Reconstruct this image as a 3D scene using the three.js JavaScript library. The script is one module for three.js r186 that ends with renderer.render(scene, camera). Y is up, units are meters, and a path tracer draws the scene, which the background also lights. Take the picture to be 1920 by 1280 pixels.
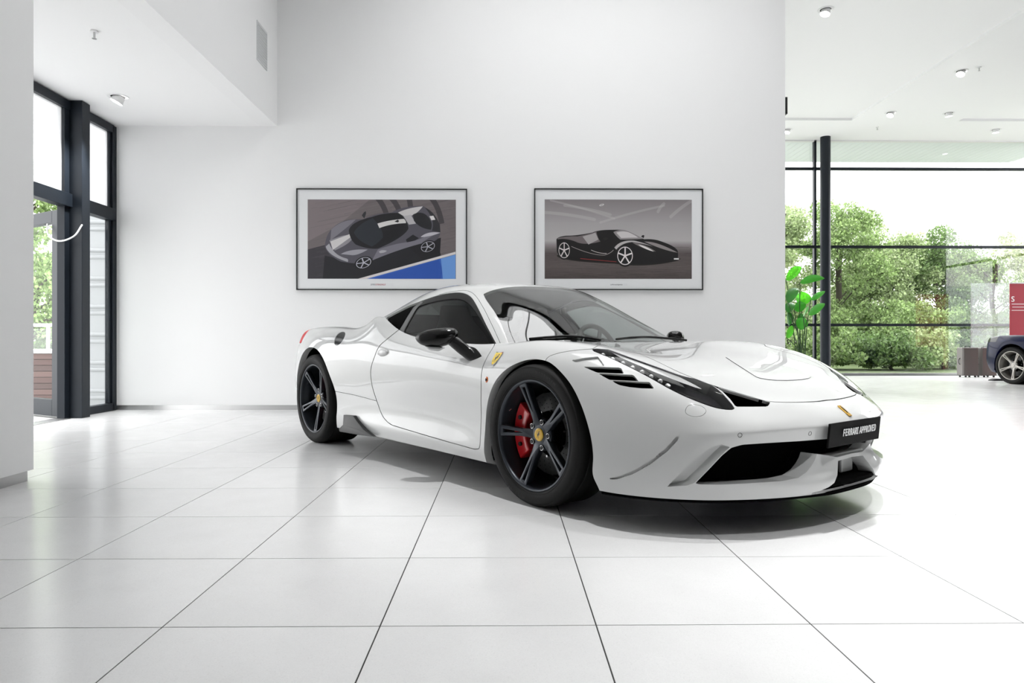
import * as THREE from 'three';
import { mergeGeometries, mergeVertices, toCreasedNormals } from 'three/addons/utils/BufferGeometryUtils.js';
import { RoundedBoxGeometry } from 'three/addons/geometries/RoundedBoxGeometry.js';
import { TextGeometry } from 'three/addons/geometries/TextGeometry.js';
import { FontLoader } from 'three/addons/loaders/FontLoader.js';

// ---------------------------------------------------------------- camera, sky, exposure
const FOCAL = 1288, EYE = 0.788, YAW = 0.012;                 // focal length in pixels of the 1920 x 1280 frame
const scene = new THREE.Scene();
const camera = new THREE.PerspectiveCamera(2 * Math.atan(640 / FOCAL) * 180 / Math.PI, 1.5, 0.05, 300);
camera.position.set(0, EYE, 0);
camera.rotation.y = -YAW;
scene.background = new THREE.Color(0.99, 0.995, 1.0);           // bright overcast sky
scene.backgroundIntensity = 2.3;
const renderer = new THREE.WebGLRenderer({ antialias: true });
renderer.toneMapping = THREE.LinearToneMapping;
renderer.toneMappingExposure = 1.92;
renderer.shadowMap.enabled = true;

// ---------------------------------------------------------------- helpers
function rng(seed) { let s = seed | 0; return () => { s = (s + 0x6d2b79f5) | 0; let t = Math.imul(s ^ (s >>> 15), 1 | s); t = (t + Math.imul(t ^ (t >>> 7), 61 | t)) ^ t; return ((t ^ (t >>> 14)) >>> 0) / 4294967296; }; }
const used = new Map();
function numbered(n) { const k = used.get(n) || 0; used.set(n, k + 1); return k ? n + '_' + String(k).padStart(3, '0') : n; }
function tag(o, label, category, group) { o.userData.label = label; if (category) o.userData.category = category; if (group) o.userData.group = group; return o; }
function mesh(name, geo, mat, parent) {
  const m = new THREE.Mesh(geo, mat); m.name = parent ? name : numbered(name); m.castShadow = m.receiveShadow = true; (parent || scene).add(m); return m;
}
function thing(name, label, category, pos = [0, 0, 0], turn = 0, group) {
  const g = new THREE.Group(); g.name = numbered(name); g.position.set(...pos); g.rotation.y = turn; tag(g, label, category, group); scene.add(g); return g;
}
function struct(name, geo, mat, label, parent) {
  const m = mesh(name, geo, mat, parent); if (!parent) { m.userData.kind = 'structure'; if (label) m.userData.label = label; } return m;
}
function structGroup(name, label) { const g = new THREE.Group(); g.name = numbered(name); g.userData.kind = 'structure'; if (label) g.userData.label = label; scene.add(g); return g; }
const std = (o) => new THREE.MeshStandardMaterial(o), phys = (o) => new THREE.MeshPhysicalMaterial(o);
const lin = (r, g, b) => new THREE.Color().setRGB(r, g === undefined ? r : g, b === undefined ? r : b);
function box(x0, x1, y0, y1, z0, z1) { const g = new THREE.BoxGeometry(x1 - x0, y1 - y0, z1 - z0); g.translate((x0 + x1) / 2, (y0 + y1) / 2, (z0 + z1) / 2); return g; }
function rbox(x0, x1, y0, y1, z0, z1, r = 0.004, seg = 2) { const g = new RoundedBoxGeometry(x1 - x0, y1 - y0, z1 - z0, seg, r); g.translate((x0 + x1) / 2, (y0 + y1) / 2, (z0 + z1) / 2); return g; }
function plain(g) { const h = g.index ? g.toNonIndexed() : g; for (const k of Object.keys(h.attributes)) if (!['position', 'normal', 'uv'].includes(k)) h.deleteAttribute(k); return h; }
const join = (list) => mergeGeometries(list.map(plain));
// pixel of the photograph -> world point on a plane
function pixelRay(u, v) { const a = (u - 960) / FOCAL, c = Math.cos(YAW), s = Math.sin(YAW); return [a * c + s, (640 - v) / FOCAL, a * s - c]; }
function onPlane(u, v, { X, Y, Z }) { const d = pixelRay(u, v), t = X !== undefined ? X / d[0] : Y !== undefined ? (Y - EYE) / d[1] : Z / d[2]; return [t * d[0], EYE + t * d[1], t * d[2]]; }
function toPixel(X, Y, Z) { const c = Math.cos(YAW), s = Math.sin(YAW), a = X * c + Z * s, b = -X * s + Z * c; return [960 + FOCAL * a / -b, 640 + FOCAL * (Y - EYE) / b]; }
// ---------------------------------------------------------------- surfaces
function noiseTexture(n, seed, draw) { const r = rng(seed), d = new Uint8Array(n * n * 4); const grids = [4, 8, 16, 32, 64].map((k) => ({ k, v: Float32Array.from({ length: k * k }, () => r()) }));
  const sample = (x, y) => { let s = 0, w = 0, a = 1; for (const { k, v } of grids) { const fx = x / n * k, fy = y / n * k, ix = Math.floor(fx), iy = Math.floor(fy), tx = fx - ix, ty = fy - iy, g = (i, j) => v[((iy + j) % k) * k + (ix + i) % k]; const sx = tx * tx * (3 - 2 * tx), sy = ty * ty * (3 - 2 * ty); s += a * ((g(0, 0) * (1 - sx) + g(1, 0) * sx) * (1 - sy) + (g(0, 1) * (1 - sx) + g(1, 1) * sx) * sy); w += a; a *= .62; } return s / w; };
  for (let y = 0; y < n; y++) for (let x = 0; x < n; x++) { const c = draw(sample(x, y), r()); d.set([c[0], c[1], c[2], 255], (y * n + x) * 4); }
  const t = new THREE.DataTexture(d, n, n); t.wrapS = t.wrapT = THREE.RepeatWrapping; t.magFilter = THREE.LinearFilter; t.needsUpdate = true; return t; }
const tileRough = noiseTexture(256, 11, (v, g) => { const q = Math.round(255 * (.17 + .06 * v + .02 * g)); return [q, q, q]; });
const speck = noiseTexture(256, 12, (v, g) => { const q = Math.round(232 + 8 * v + (g > .985 ? -14 : 0) + 6 * g); return [q, q, Math.min(255, q)]; }); speck.colorSpace = THREE.SRGBColorSpace;
const TILES = [.955, .97, .985].map((k) => phys({ color: lin(k * .93), map: speck, roughness: 1, roughnessMap: tileRough, ior: 1.5 }));
const S = {
  canopy: std({ color: lin(.80, .84, .86), roughness: .7 }), doorGlass: phys({ color: lin(.97, .985, .98), transmission: 1, roughness: 0, ior: 1.08 }),
  darkWall: std({ color: lin(.16, .16, .165), roughness: .8 }),
  wall: std({ color: lin(.885), roughness: .85 }), ceiling: std({ color: lin(.90), roughness: .9 }),
  grout: std({ color: lin(.03), roughness: .9 }), metal: std({ color: lin(.55), roughness: .3, metalness: .9 }), frame: phys({ color: lin(.012, .016, .022), roughness: .4, ior: 1.32 }), frameBlack: std({ color: lin(.012), roughness: .4 }),
  glass: phys({ color: lin(.985, .987, .986), transmission: 1, roughness: 0, ior: 1.5 }), frosted: phys({ color: lin(.95, .955, .96), transmission: .85, roughness: .55, ior: 1.45 }),
  cladding: std({ color: lin(.36, .375, .385), roughness: .5 }), paving: std({ color: lin(.62, .62, .61), roughness: .9 }), grass: std({ color: lin(.11, .15, .06), roughness: 1 }), white: std({ color: lin(.8), roughness: .5 }),
};
// ---------------------------------------------------------------- floor: porcelain tiles, each its own piece where the photograph shows it
const ROOM = { xl: -4.478, xr: 13.2, back: -7.95, far: -16.0, near: 8.0, top: 5.49, low: 3.268, bulk: -2.612 };
const floor = structGroup('floor', 'white polished square floor tiles with dark joints');
{
  const GX = -.943, GZ = -1.907, T = .6, J = .0036;
  const tg = new RoundedBoxGeometry(T - J, .02, T - J, 1, .0012); tg.translate(0, -.01, 0);
  struct('grout', box(ROOM.xl - .2, ROOM.xr, -.12, -.0022, ROOM.far - .1, ROOM.near), S.grout, null, floor);
  const list = [];
  for (let i = -8; i < 26; i++) for (let j = -17; j < 25; j++) {
    const x = GX + T * i + T / 2, z = GZ - T * j - T / 2; if (x < ROOM.xl + .1 || x > ROOM.xr - .3 || z < ROOM.far + .3) continue;
    const [u, v] = z < -.4 ? toPixel(x, 0, z) : [-999, 0], seen = z < -1.2 && u > -300 && u < 2220 && z > -10.5; list.push({ x, z, seen, k: (i * 7 + j * 13 + 999) % 3 });
  }
  list.sort((a, b) => b.z - a.z); let n = 0; const rest = [];
  for (const t of list) { if (t.seen && n < 298) { n++; const m = struct('floor_tile', tg, TILES[t.k], null, floor); m.position.set(t.x, 0, t.z); m.rotation.y = (n % 4) * Math.PI / 2; } else rest.push(t); }
  const bg = box(-T / 2 + J / 2, T / 2 - J / 2, -.02, 0, -T / 2 + J / 2, T / 2 - J / 2), far = rest.map((t) => { const g = bg.clone(); g.translate(t.x, 0, t.z); return g; });
  const m = struct('far_tiles', join(far), TILES[1], null, floor); m.userData.kind = 'stuff';
}
// ---------------------------------------------------------------- walls and ceilings
const W = (name, b, label, mat = S.wall) => struct(name, box(...b), mat, label);
W('wall_back', [ROOM.xl - .03, 3.273, .056, ROOM.top + .1, ROOM.back - .22, ROOM.back], 'tall white display wall behind the car');
struct('baseboard_back', box(ROOM.xl, 3.262, 0, .056, ROOM.back - .2, ROOM.back - .012), S.metal, 'brushed metal skirting below the back wall');
W('wall_left', [-3.05, -2.672, .062, ROOM.low + .05, -3.936, ROOM.near], 'white partition wall in shade beside the entrance');
struct('baseboard_left', box(-3.03, -2.692, 0, .062, -3.916, ROOM.near - .01), S.metal, 'brushed metal skirting below the partition');
W('wall_bulkhead', [ROOM.bulk - .2, ROOM.bulk, ROOM.low, ROOM.top + .1, ROOM.back, ROOM.near], 'white bulkhead above the low ceiling');
W('ceiling_low', [ROOM.xl - .3, ROOM.bulk - .2, ROOM.low, ROOM.low + .15, ROOM.back, ROOM.near], 'low white ceiling over the entrance', S.ceiling);
W('wall_entrance', [ROOM.xl - .25, -3.05, 0, ROOM.low, 1.0, 1.2]);
W('wall_side', [ROOM.xl - .25, ROOM.xl, 0, ROOM.low, -3.9, 1.0]);
const ceiling = structGroup('ceiling', 'high white ceiling with shallow recessed strips');
for (const [x0, x1, mat, up] of [[3.0, 5.09, S.ceiling, 0], [5.09, 7.41, S.ceiling, .05], [7.41, 9.70, S.ceiling, 0], [9.70, 12.0, S.ceiling, .05], [12.0, ROOM.xr, S.ceiling, 0]]) struct('ceiling_panel', box(x0, x1, ROOM.top + up, ROOM.top + .12, -14.54, ROOM.near), mat, null, ceiling);
for (const [x0, x1, z0, z1] of [[ROOM.bulk, -.9, -7.95, ROOM.near], [2.9, 3.0, -7.95, ROOM.near], [-.9, 2.9, -7.95, -7.2], [-.9, 2.9, -4.1, ROOM.near]]) struct('ceiling_panel', box(x0, x1, ROOM.top + .012, ROOM.top + .12, z0, z1), S.ceiling, null, ceiling);
struct('ceiling_panel', box(3.0, ROOM.xr, ROOM.top, ROOM.top + .12, ROOM.far - .1, -14.54), S.ceiling, null, ceiling);
struct('ceiling_panel', box(ROOM.bulk - .2, 3.0, ROOM.top, ROOM.top + .12, ROOM.back - .3, ROOM.back), S.ceiling, null, ceiling);
W('wall_hidden', [2.9, 3.05, 0, ROOM.top, ROOM.far, ROOM.back - .22]);
// ---------------------------------------------------------------- glazed far wall on the right, and the glazing behind and beside the camera
function glazing(name, label, { from, to, along, posts, rails, top, thick = .05, deep = .10, bottom = .05, base = 0 }) {
  // along 'x': the wall lies in a plane of constant z; along 'z': of constant x
  const g = structGroup(name, label), c = along.at, mk = (a0, a1, y0, y1, d, off = 0) => (along.axis === 'x' ? box(a0, a1, y0, y1, c - d / 2 + off, c + d / 2 + off) : box(c - d / 2 + off, c + d / 2 + off, y0, y1, a0, a1));
  for (const p of posts) struct('mullion', mk(p - thick / 2, p + thick / 2, base, top, deep), S.frame, null, g);
  const ys = [base, ...rails, top]; for (const r of rails) struct('transom', mk(from, to, r - .03, r + .03, deep * .8), S.frame, null, g);
  struct('bottom_rail', mk(from, to, base, bottom, deep), S.metal, null, g); struct('top_rail', mk(from, to, top - .03, top, deep), S.white, null, g);
  const xs = [from, ...posts, to]; for (let i = 0; i + 1 < xs.length; i++) for (let j = 0; j + 1 < ys.length; j++) if (xs[i + 1] - xs[i] > .12) struct('pane', mk(xs[i] + .02, xs[i + 1] - .02, ys[j] + .025, ys[j + 1] - .025, .008), S.glass, null, g);
  return g;
}
glazing('window_1', 'tall showroom window wall looking onto trees', { from: 3.05, to: ROOM.xr, along: { axis: 'x', at: ROOM.far }, posts: [7.275, 12.3], rails: [1.176, 3.002, 4.828], top: ROOM.top });
W('wall_right', [ROOM.xr - .1, ROOM.xr + .1, 0, ROOM.top, -11.5, ROOM.near], 'dark grey end wall of the hall', S.darkWall);
glazing('window_5', 'window wall at the right end of the hall', { from: -15.9, to: -11.5, along: { axis: 'z', at: ROOM.xr }, posts: [-13.7], rails: [1.176, 3.002, 4.828], top: ROOM.top });
glazing('window_2', 'small window behind the camera', { from: 4.6, to: 7.6, along: { axis: 'x', at: ROOM.near }, posts: [5.6, 6.6], rails: [1.75], top: 2.4, base: 1.1, bottom: 1.15 });
for (const b of [[-3.05, 4.6, 0, ROOM.top], [7.6, ROOM.xr, 0, ROOM.top], [4.6, 7.6, 2.4, ROOM.top], [4.6, 7.6, 0, 1.1]]) W('wall_front', [...b, ROOM.near - .1, ROOM.near + .1], 'dark grey wall behind the camera', S.darkWall);
// roof light over the car: an opening in the high ceiling with glass
const SKY = { x0: -.9, x1: 2.9, z0: -7.2, z1: -4.1 };
{ const g = structGroup('window_4', 'roof light above the car'); for (const b of [[SKY.x0 - .1, SKY.x0, SKY.z0, SKY.z1], [SKY.x1, SKY.x1 + .1, SKY.z0, SKY.z1], [SKY.x0 - .1, SKY.x1 + .1, SKY.z0 - .1, SKY.z0], [SKY.x0 - .1, SKY.x1 + .1, SKY.z1, SKY.z1 + .1]]) struct('kerb', box(b[0], b[1], ROOM.top + .012, ROOM.top + .35, b[2], b[3]), S.white, null, g);
  for (let k = 0; k < 4; k++) { const x = SKY.x0 + k * (SKY.x1 - SKY.x0) / 4, w = (SKY.x1 - SKY.x0) / 4; struct('pane', box(x + .03, x + w - .03, ROOM.top + .33, ROOM.top + .338, SKY.z0, SKY.z1), S.glass, null, g); if (k) struct('glazing_bar', box(x - .03, x + .03, ROOM.top + .28, ROOM.top + .35, SKY.z0, SKY.z1), S.white, null, g); } }
// round steel column in front of the far window
{ const c = new THREE.CylinderGeometry(.112, .112, ROOM.top, 32); c.translate(7.40, ROOM.top / 2, -15.72); const m = mesh('column', c, S.frame); m.userData.kind = 'structure'; m.userData.label = 'dark round steel column before the far window'; }
// outside canopy over the far window: boards that run away from the glass
{ const g = structGroup('canopy', 'pale boarded canopy outside the far window'); for (let k = 0; k < 62; k++) { const x = 3 + k * .165; struct('canopy_board', box(x, x + .157, ROOM.top - .02, ROOM.top + .02, -17.85, -16.06), S.canopy, null, g); } struct('canopy_deck', box(2.9, ROOM.xr + .2, ROOM.top + .025, ROOM.top + .12, -17.9, -16.05), S.canopy, null, g); }
// ---------------------------------------------------------------- entrance glazing on the left
{
  const g = structGroup('window_3', 'dark framed entrance glazing on the left'), X = ROOM.xl, B = (name, b, m = S.frame) => struct(name, rbox(...b, .004, 1), m, null, g);
  B('jamb', [X - .06, X + .03, 0, 3.25, -7.95, -7.87]); B('jamb_bead', [X - .04, X + .01, .09, 3.17, -7.87, -7.835]);
  B('head_rail', [X - .06, X + .03, 3.165, 3.255, -7.9, -3.9]); B('transom', [X - .06, X + .05, 2.165, 2.30, -7.9, -3.9]);
  B('post', [X - .1, -4.33, 0, 3.262, -7.244, -7.107]); B('post_frame', [X - .06, X + .02, 0, 3.2, -7.107, -7.03]);
  B('sill_rail', [X - .06, X + .03, 0, .085, -7.9, -7.2]); B('post_bead', [X - .04, X + .01, .085, 3.17, -7.29, -7.25]);
  B('jamb', [X - .06, X + .03, 0, 3.2, -4.0, -3.9]);
  for (const [z0, z1] of [[-7.835, -7.29]]) { struct('pane', box(X - .02, X - .012, .085, 2.17, z0, z1), S.glass, null, g); struct('upper_pane', box(X - .02, X - .012, 2.29, 3.17, z0, z1), S.frosted, null, g); }
  struct('upper_pane', box(X - .02, X - .012, 2.29, 3.17, -7.03, -4.0), S.frosted, null, g); struct('pane', box(X - .02, X - .012, .0, 2.17, -5.95, -4.0), S.glass, null, g);
  struct('threshold', box(X - .10, X + .07, 0, .006, -7.05, -5.95), S.metal, null, g);
}
// ---------------------------------------------------------------- surface tools: subdivision cage, cutting, edges
const HEADING = 0.9135, CAR_X = 0.878, CAR_Z = -3.848;         // front axle on the floor; x forward, y up, z to the car's right
const cosH = Math.cos(HEADING), sinH = Math.sin(HEADING);
function carPixel(x, y, z) { return toPixel(CAR_X + x * cosH - z * sinH, y, CAR_Z + x * sinH + z * cosH); }
function worldToCar(X, Y, Z) { const a = X - CAR_X, b = Z - CAR_Z; return [a * cosH + b * sinH, Y, -a * sinH + b * cosH]; }
const EYE_CAR = worldToCar(0, EYE, 0);
function carRay(u, v, { x, y, z }) {                            // pixel -> car point with one coordinate given
  const d3 = pixelRay(u, v), d = [d3[0] * cosH + d3[2] * sinH, d3[1], -d3[0] * sinH + d3[2] * cosH], o = EYE_CAR;
  const t = x !== undefined ? (x - o[0]) / d[0] : y !== undefined ? (y - o[1]) / d[1] : (z - o[2]) / d[2];
  return [o[0] + t * d[0], o[1] + t * d[1], o[2] + t * d[2]];
}
class Cage {
  constructor() { this.V = []; this.F = []; this.G = []; this.S = new Map(); this.key = new Map(); }
  vertex(p) { const k = p.map((c) => Math.round(c * 2e4)).join(); if (!this.key.has(k)) { this.key.set(k, this.V.length); this.V.push(p.slice()); } return this.key.get(k); }
  grid(rows, group = 0) {                                      // rows of points; one quad between neighbours, and its mirror image
    for (const m of [1, -1]) {
      const id = rows.map((r) => r.map((p) => this.vertex([p[0], p[1], p[2] * m])));
      for (let i = 0; i + 1 < rows.length; i++) for (let j = 0; j + 1 < rows[i].length; j++) {
        const q = [id[i][j], id[i][j + 1], id[i + 1][j + 1], id[i + 1][j]];
        this.F.push(m > 0 ? q : q.reverse()); this.G.push(group);
      }
    }
  }
  crease(points, sharp) { for (const m of [1, -1]) for (let i = 0; i + 1 < points.length; i++) { const a = this.vertex([points[i][0], points[i][1], points[i][2] * m]), b = this.vertex([points[i + 1][0], points[i + 1][1], points[i + 1][2] * m]); if (a !== b) this.S.set(a < b ? a * 1e6 + b : b * 1e6 + a, sharp); } }
}
function subdivideOnce(V, F, G, S) {
  const n = V.length, E = new Map(), K = (a, b) => (a < b ? a * 1e6 + b : b * 1e6 + a), fp = F.map((q) => [0, 1, 2].map((c) => (V[q[0]][c] + V[q[1]][c] + V[q[2]][c] + V[q[3]][c]) / 4));
  F.forEach((q, fi) => { for (let k = 0; k < 4; k++) { const a = q[k], b = q[(k + 1) % 4], key = K(a, b); let e = E.get(key); if (!e) E.set(key, e = { a, b, f: [], id: 0 }); e.f.push(fi); } });
  const W = new Array(n), ring = Array.from({ length: n }, () => ({ f: [0, 0, 0], e: [0, 0, 0], nf: 0, ne: 0, sharp: [] })), T = new Map();
  F.forEach((q, fi) => { for (const v of q) { const r = ring[v]; for (let c = 0; c < 3; c++) r.f[c] += fp[fi][c]; r.nf++; } });
  let id = n + F.length; const edgePts = [];
  for (const [key, e] of E) {
    const A = V[e.a], B = V[e.b], sh = S.get(key) || 0, hard = e.f.length < 2 ? 1 : Math.min(1, sh), mid = [0, 1, 2].map((c) => (A[c] + B[c]) / 2);
    const soft = e.f.length < 2 ? mid : [0, 1, 2].map((c) => (A[c] + B[c] + fp[e.f[0]][c] + fp[e.f[1]][c]) / 4);
    edgePts.push(mid.map((m, c) => m * hard + soft[c] * (1 - hard))); e.id = id++;
    for (const v of [e.a, e.b]) { const r = ring[v]; for (let c = 0; c < 3; c++) r.e[c] += mid[c]; r.ne++; if (hard > 0) r.sharp.push([v === e.a ? e.b : e.a, hard, e.f.length < 2]); }
    if (sh > 1) { T.set(K(e.a, e.id), sh - 1); T.set(K(e.b, e.id), sh - 1); }
  }
  for (let v = 0; v < n; v++) {
    const r = ring[v], P = V[v], m = r.nf, smooth = [0, 1, 2].map((c) => (r.f[c] / m + 2 * r.e[c] / r.ne + (m - 3) * P[c]) / m), border = r.sharp.filter((s) => s[2]);
    const use = border.length === 2 ? border : r.sharp;
    if (use.length === 2) { const h = Math.min(use[0][1], use[1][1]), A = V[use[0][0]], B = V[use[1][0]]; W[v] = smooth.map((s, c) => s * (1 - h) + h * (A[c] + 6 * P[c] + B[c]) / 8); }
    else if (use.length > 2) W[v] = P.slice(); else W[v] = smooth;
  }
  const NV = W.concat(fp, edgePts), NF = [], NG = [];
  F.forEach((q, fi) => { for (let k = 0; k < 4; k++) { NF.push([q[k], E.get(K(q[k], q[(k + 1) % 4])).id, n + fi, E.get(K(q[k], q[(k + 3) % 4])).id]); NG.push(G[fi]); } });
  return [NV, NF, NG, T];
}
function smoothCage(cage, levels, fit = 3) {                   // the cage is first moved so that the limit surface passes through the given points
  const goal = cage.V.map((p) => p.slice());
  for (let k = 0; k < fit; k++) {
    let s = [cage.V, cage.F, cage.G, cage.S]; for (let i = 0; i < 2; i++) s = subdivideOnce(...s);
    cage.V = cage.V.map((p, i) => p.map((c, a) => c + 0.85 * (goal[i][a] - s[0][i][a])));
  }
  let s = [cage.V, cage.F, cage.G, cage.S]; for (let i = 0; i < levels; i++) s = subdivideOnce(...s);
  return s;
}
// a cut surface: P positions, N normals, T triangles (all plain arrays)
function surfaceOf([V, F, G], group) {
  const N = V.map(() => [0, 0, 0]);
  for (const q of F) {
    const [a, b, c, d] = q.map((i) => V[i]), u = [c[0] - a[0], c[1] - a[1], c[2] - a[2]], w = [d[0] - b[0], d[1] - b[1], d[2] - b[2]];
    const x = [u[1] * w[2] - u[2] * w[1], u[2] * w[0] - u[0] * w[2], u[0] * w[1] - u[1] * w[0]]; for (const i of q) for (let k = 0; k < 3; k++) N[i][k] += x[k];
  }
  for (const x of N) { const l = Math.hypot(...x) || 1; x[0] /= l; x[1] /= l; x[2] /= l; }
  const T = []; F.forEach((q, i) => { if (group === undefined || G[i] === group) T.push([q[0], q[1], q[2]], [q[0], q[2], q[3]]); });
  return compact({ P: V, N, T });
}
function compact(s) { const m = new Map(), P = [], N = [], id = (i) => { if (!m.has(i)) { m.set(i, P.length); P.push(s.P[i]); N.push(s.N[i]); } return m.get(i); }; const T = s.T.map((t) => t.map(id)); return { P, N, T }; }
function split(s, f) {                                         // -> [where f <= 0, where f > 0], triangles clipped at f = 0
  const P = s.P.slice(), N = s.N.slice(), inn = [], out = [], cache = new Map(), n0 = P.length;
  const at = (a, b) => { const k = a < b ? a * 1e7 + b : b * 1e7 + a; if (cache.has(k)) return cache.get(k); let t = f[a] / (f[a] - f[b]); const i = P.length;
    P.push([0, 1, 2].map((c) => s.P[a][c] + t * (s.P[b][c] - s.P[a][c]))); const n = [0, 1, 2].map((c) => s.N[a][c] + t * (s.N[b][c] - s.N[a][c])), l = Math.hypot(...n) || 1; N.push(n.map((x) => x / l)); cache.set(k, i); return i; };
  for (const t of s.T) {
    const p = t.map((i) => f[i] > 0), c = p[0] + p[1] + p[2];
    if (c === 0) { inn.push(t); continue; } if (c === 3) { out.push(t); continue; }
    const lone = c === 1 ? p.indexOf(true) : p.indexOf(false), a = t[lone], b = t[(lone + 1) % 3], d = t[(lone + 2) % 3], e = at(a, b), g = at(a, d);
    const one = [[a, e, g]], two = [[e, b, d], [e, d, g]];
    (c === 1 ? out : inn).push(...one); (c === 1 ? inn : out).push(...two);
  }
  return [compact({ P, N, T: inn }), compact({ P, N, T: out })];
}
function polyDistance(poly, closed) {                           // signed distance (negative inside a closed outline), pixels or metres
  let x0 = 1e9, x1 = -1e9, y0 = 1e9, y1 = -1e9; for (const [x, y] of poly) { x0 = Math.min(x0, x); x1 = Math.max(x1, x); y0 = Math.min(y0, y); y1 = Math.max(y1, y); }
  return (x, y) => {
    const bx = Math.max(x0 - x, x - x1, 0), by = Math.max(y0 - y, y - y1, 0), far = Math.hypot(bx, by); if (far > (x1 - x0 + y1 - y0) * 0.3 + 0.01) return far;
    let d = 1e18, inside = false; const n = poly.length;
    for (let i = 0, j = n - 1; i < n; j = i++) {
      const [ax, ay] = poly[j], [bx2, by2] = poly[i];
      if (closed && (by2 > y) !== (ay > y) && x < (ax - bx2) * (y - by2) / (ay - by2) + bx2) inside = !inside;
      if (!closed && i === 0) continue;
      const ux = bx2 - ax, uy = by2 - ay, t = Math.max(0, Math.min(1, ((x - ax) * ux + (y - ay) * uy) / (ux * ux + uy * uy || 1))); d = Math.min(d, (x - ax - t * ux) ** 2 + (y - ay - t * uy) ** 2);
    }
    d = Math.sqrt(d); return inside ? -d : d;
  };
}
function spline2(pts, closed, per = 6) { const c = new THREE.CatmullRomCurve3(pts.map(([x, y]) => new THREE.Vector3(x, y, 0)), closed, 'centripetal'); return c.getPoints(pts.length * per).slice(0, closed ? -1 : undefined).map((p) => [p.x, p.y]); }
// outlines traced on the photograph, carried onto the near (right-hand) flank; the left flank gets the mirror image
function tracedField(s, poly, closed, keep, all, limit) {
  const dist = polyDistance(poly, closed);
  return s.P.map((p, i) => {
    const z = Math.abs(p[2]), m = p[2] < 0 ? -1 : 1, n = s.N[i], fx = EYE_CAR[0] - p[0], fy = EYE_CAR[1] - p[1], fz = EYE_CAR[2] - z;
    if ((!all && n[0] * fx + n[1] * fy + n[2] * m * fz < -0.02 * Math.hypot(fx, fy, fz)) || (keep && !keep(p[0], p[1], z))) return 50;
    const [u, v] = carPixel(p[0], p[1], z), d = dist(u, v); return limit ? Math.max(d, limit(p)) : d;
  });
}
const carved = (s, poly, gap, opt = {}) => { const f = tracedField(s, poly, true, opt.keep, opt.all, opt.limit), [a, out] = split(s, f.map((x) => x - gap / 2)); const g = tracedField(a, poly, true, opt.keep, opt.all, opt.limit), [inn] = split(a, g.map((x) => x + gap / 2)); return [inn, out]; };
function borders(s) { const c = new Map(); for (const t of s.T) for (let k = 0; k < 3; k++) { const a = t[k], b = t[(k + 1) % 3], r = b * 1e7 + a; if (c.has(r)) c.delete(r); else c.set(a * 1e7 + b, [a, b]); } return [...c.values()]; }
function toGeometry(s, { flange = 0, toward, thick = 0, filter } = {}) {   // flange: turned-in edge of that depth; thick: closed sheet of that thickness
  const pos = [], nor = [], idx = [];
  s.P.forEach((p, i) => { pos.push(...p); nor.push(...s.N[i]); }); for (const t of s.T) idx.push(...t);
  const d = flange || thick;
  if (d) {
    const dir = (i) => (toward ? toward(s.P[i], s.N[i]) : s.N[i].map((x) => -x));
    for (const [a, b] of borders(s)) {
      if (filter && !filter(s.P[a])) continue;
      const A = s.P[a], B = s.P[b], da = dir(a), db = dir(b), A2 = A.map((x, k) => x + d * da[k]), B2 = B.map((x, k) => x + d * db[k]);
      const u = [B[0] - A[0], B[1] - A[1], B[2] - A[2]], n = [u[1] * da[2] - u[2] * da[1], u[2] * da[0] - u[0] * da[2], u[0] * da[1] - u[1] * da[0]], l = -(Math.hypot(...n) || 1), o = pos.length / 3;
      pos.push(...A, ...B, ...B2, ...A2); for (let k = 0; k < 4; k++) nor.push(n[0] / l, n[1] / l, n[2] / l); idx.push(o, o + 2, o + 1, o, o + 3, o + 2);
    }
    if (thick) { const o = pos.length / 3; s.P.forEach((p, i) => { const q = dir(i); pos.push(p[0] + d * q[0], p[1] + d * q[1], p[2] + d * q[2]); nor.push(-s.N[i][0], -s.N[i][1], -s.N[i][2]); }); for (const t of s.T) idx.push(o + t[0], o + t[2], o + t[1]); }
  }
  const g = new THREE.BufferGeometry(); g.setAttribute('position', new THREE.Float32BufferAttribute(pos, 3)); g.setAttribute('normal', new THREE.Float32BufferAttribute(nor, 3));
  const uv = new Float32Array(pos.length / 3 * 2); for (let i = 0; i < uv.length / 2; i++) { uv[2 * i] = pos[3 * i]; uv[2 * i + 1] = pos[3 * i + 1] + pos[3 * i + 2]; } g.setAttribute('uv', new THREE.BufferAttribute(uv, 2));
  g.setIndex(idx); return g;
}
const moved = (s, d, dir) => ({ P: s.P.map((p, i) => p.map((x, k) => x + d * (dir ? dir[k] * (k === 2 ? Math.sign(p[2]) : 1) : -s.N[i][k]))), N: s.N, T: s.T });
const sideOf = (s, m) => ({ ...compact({ P: s.P, N: s.N, T: s.T.filter((t) => (s.P[t[0]][2] + s.P[t[1]][2] + s.P[t[2]][2]) * m > 0) }) });
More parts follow.
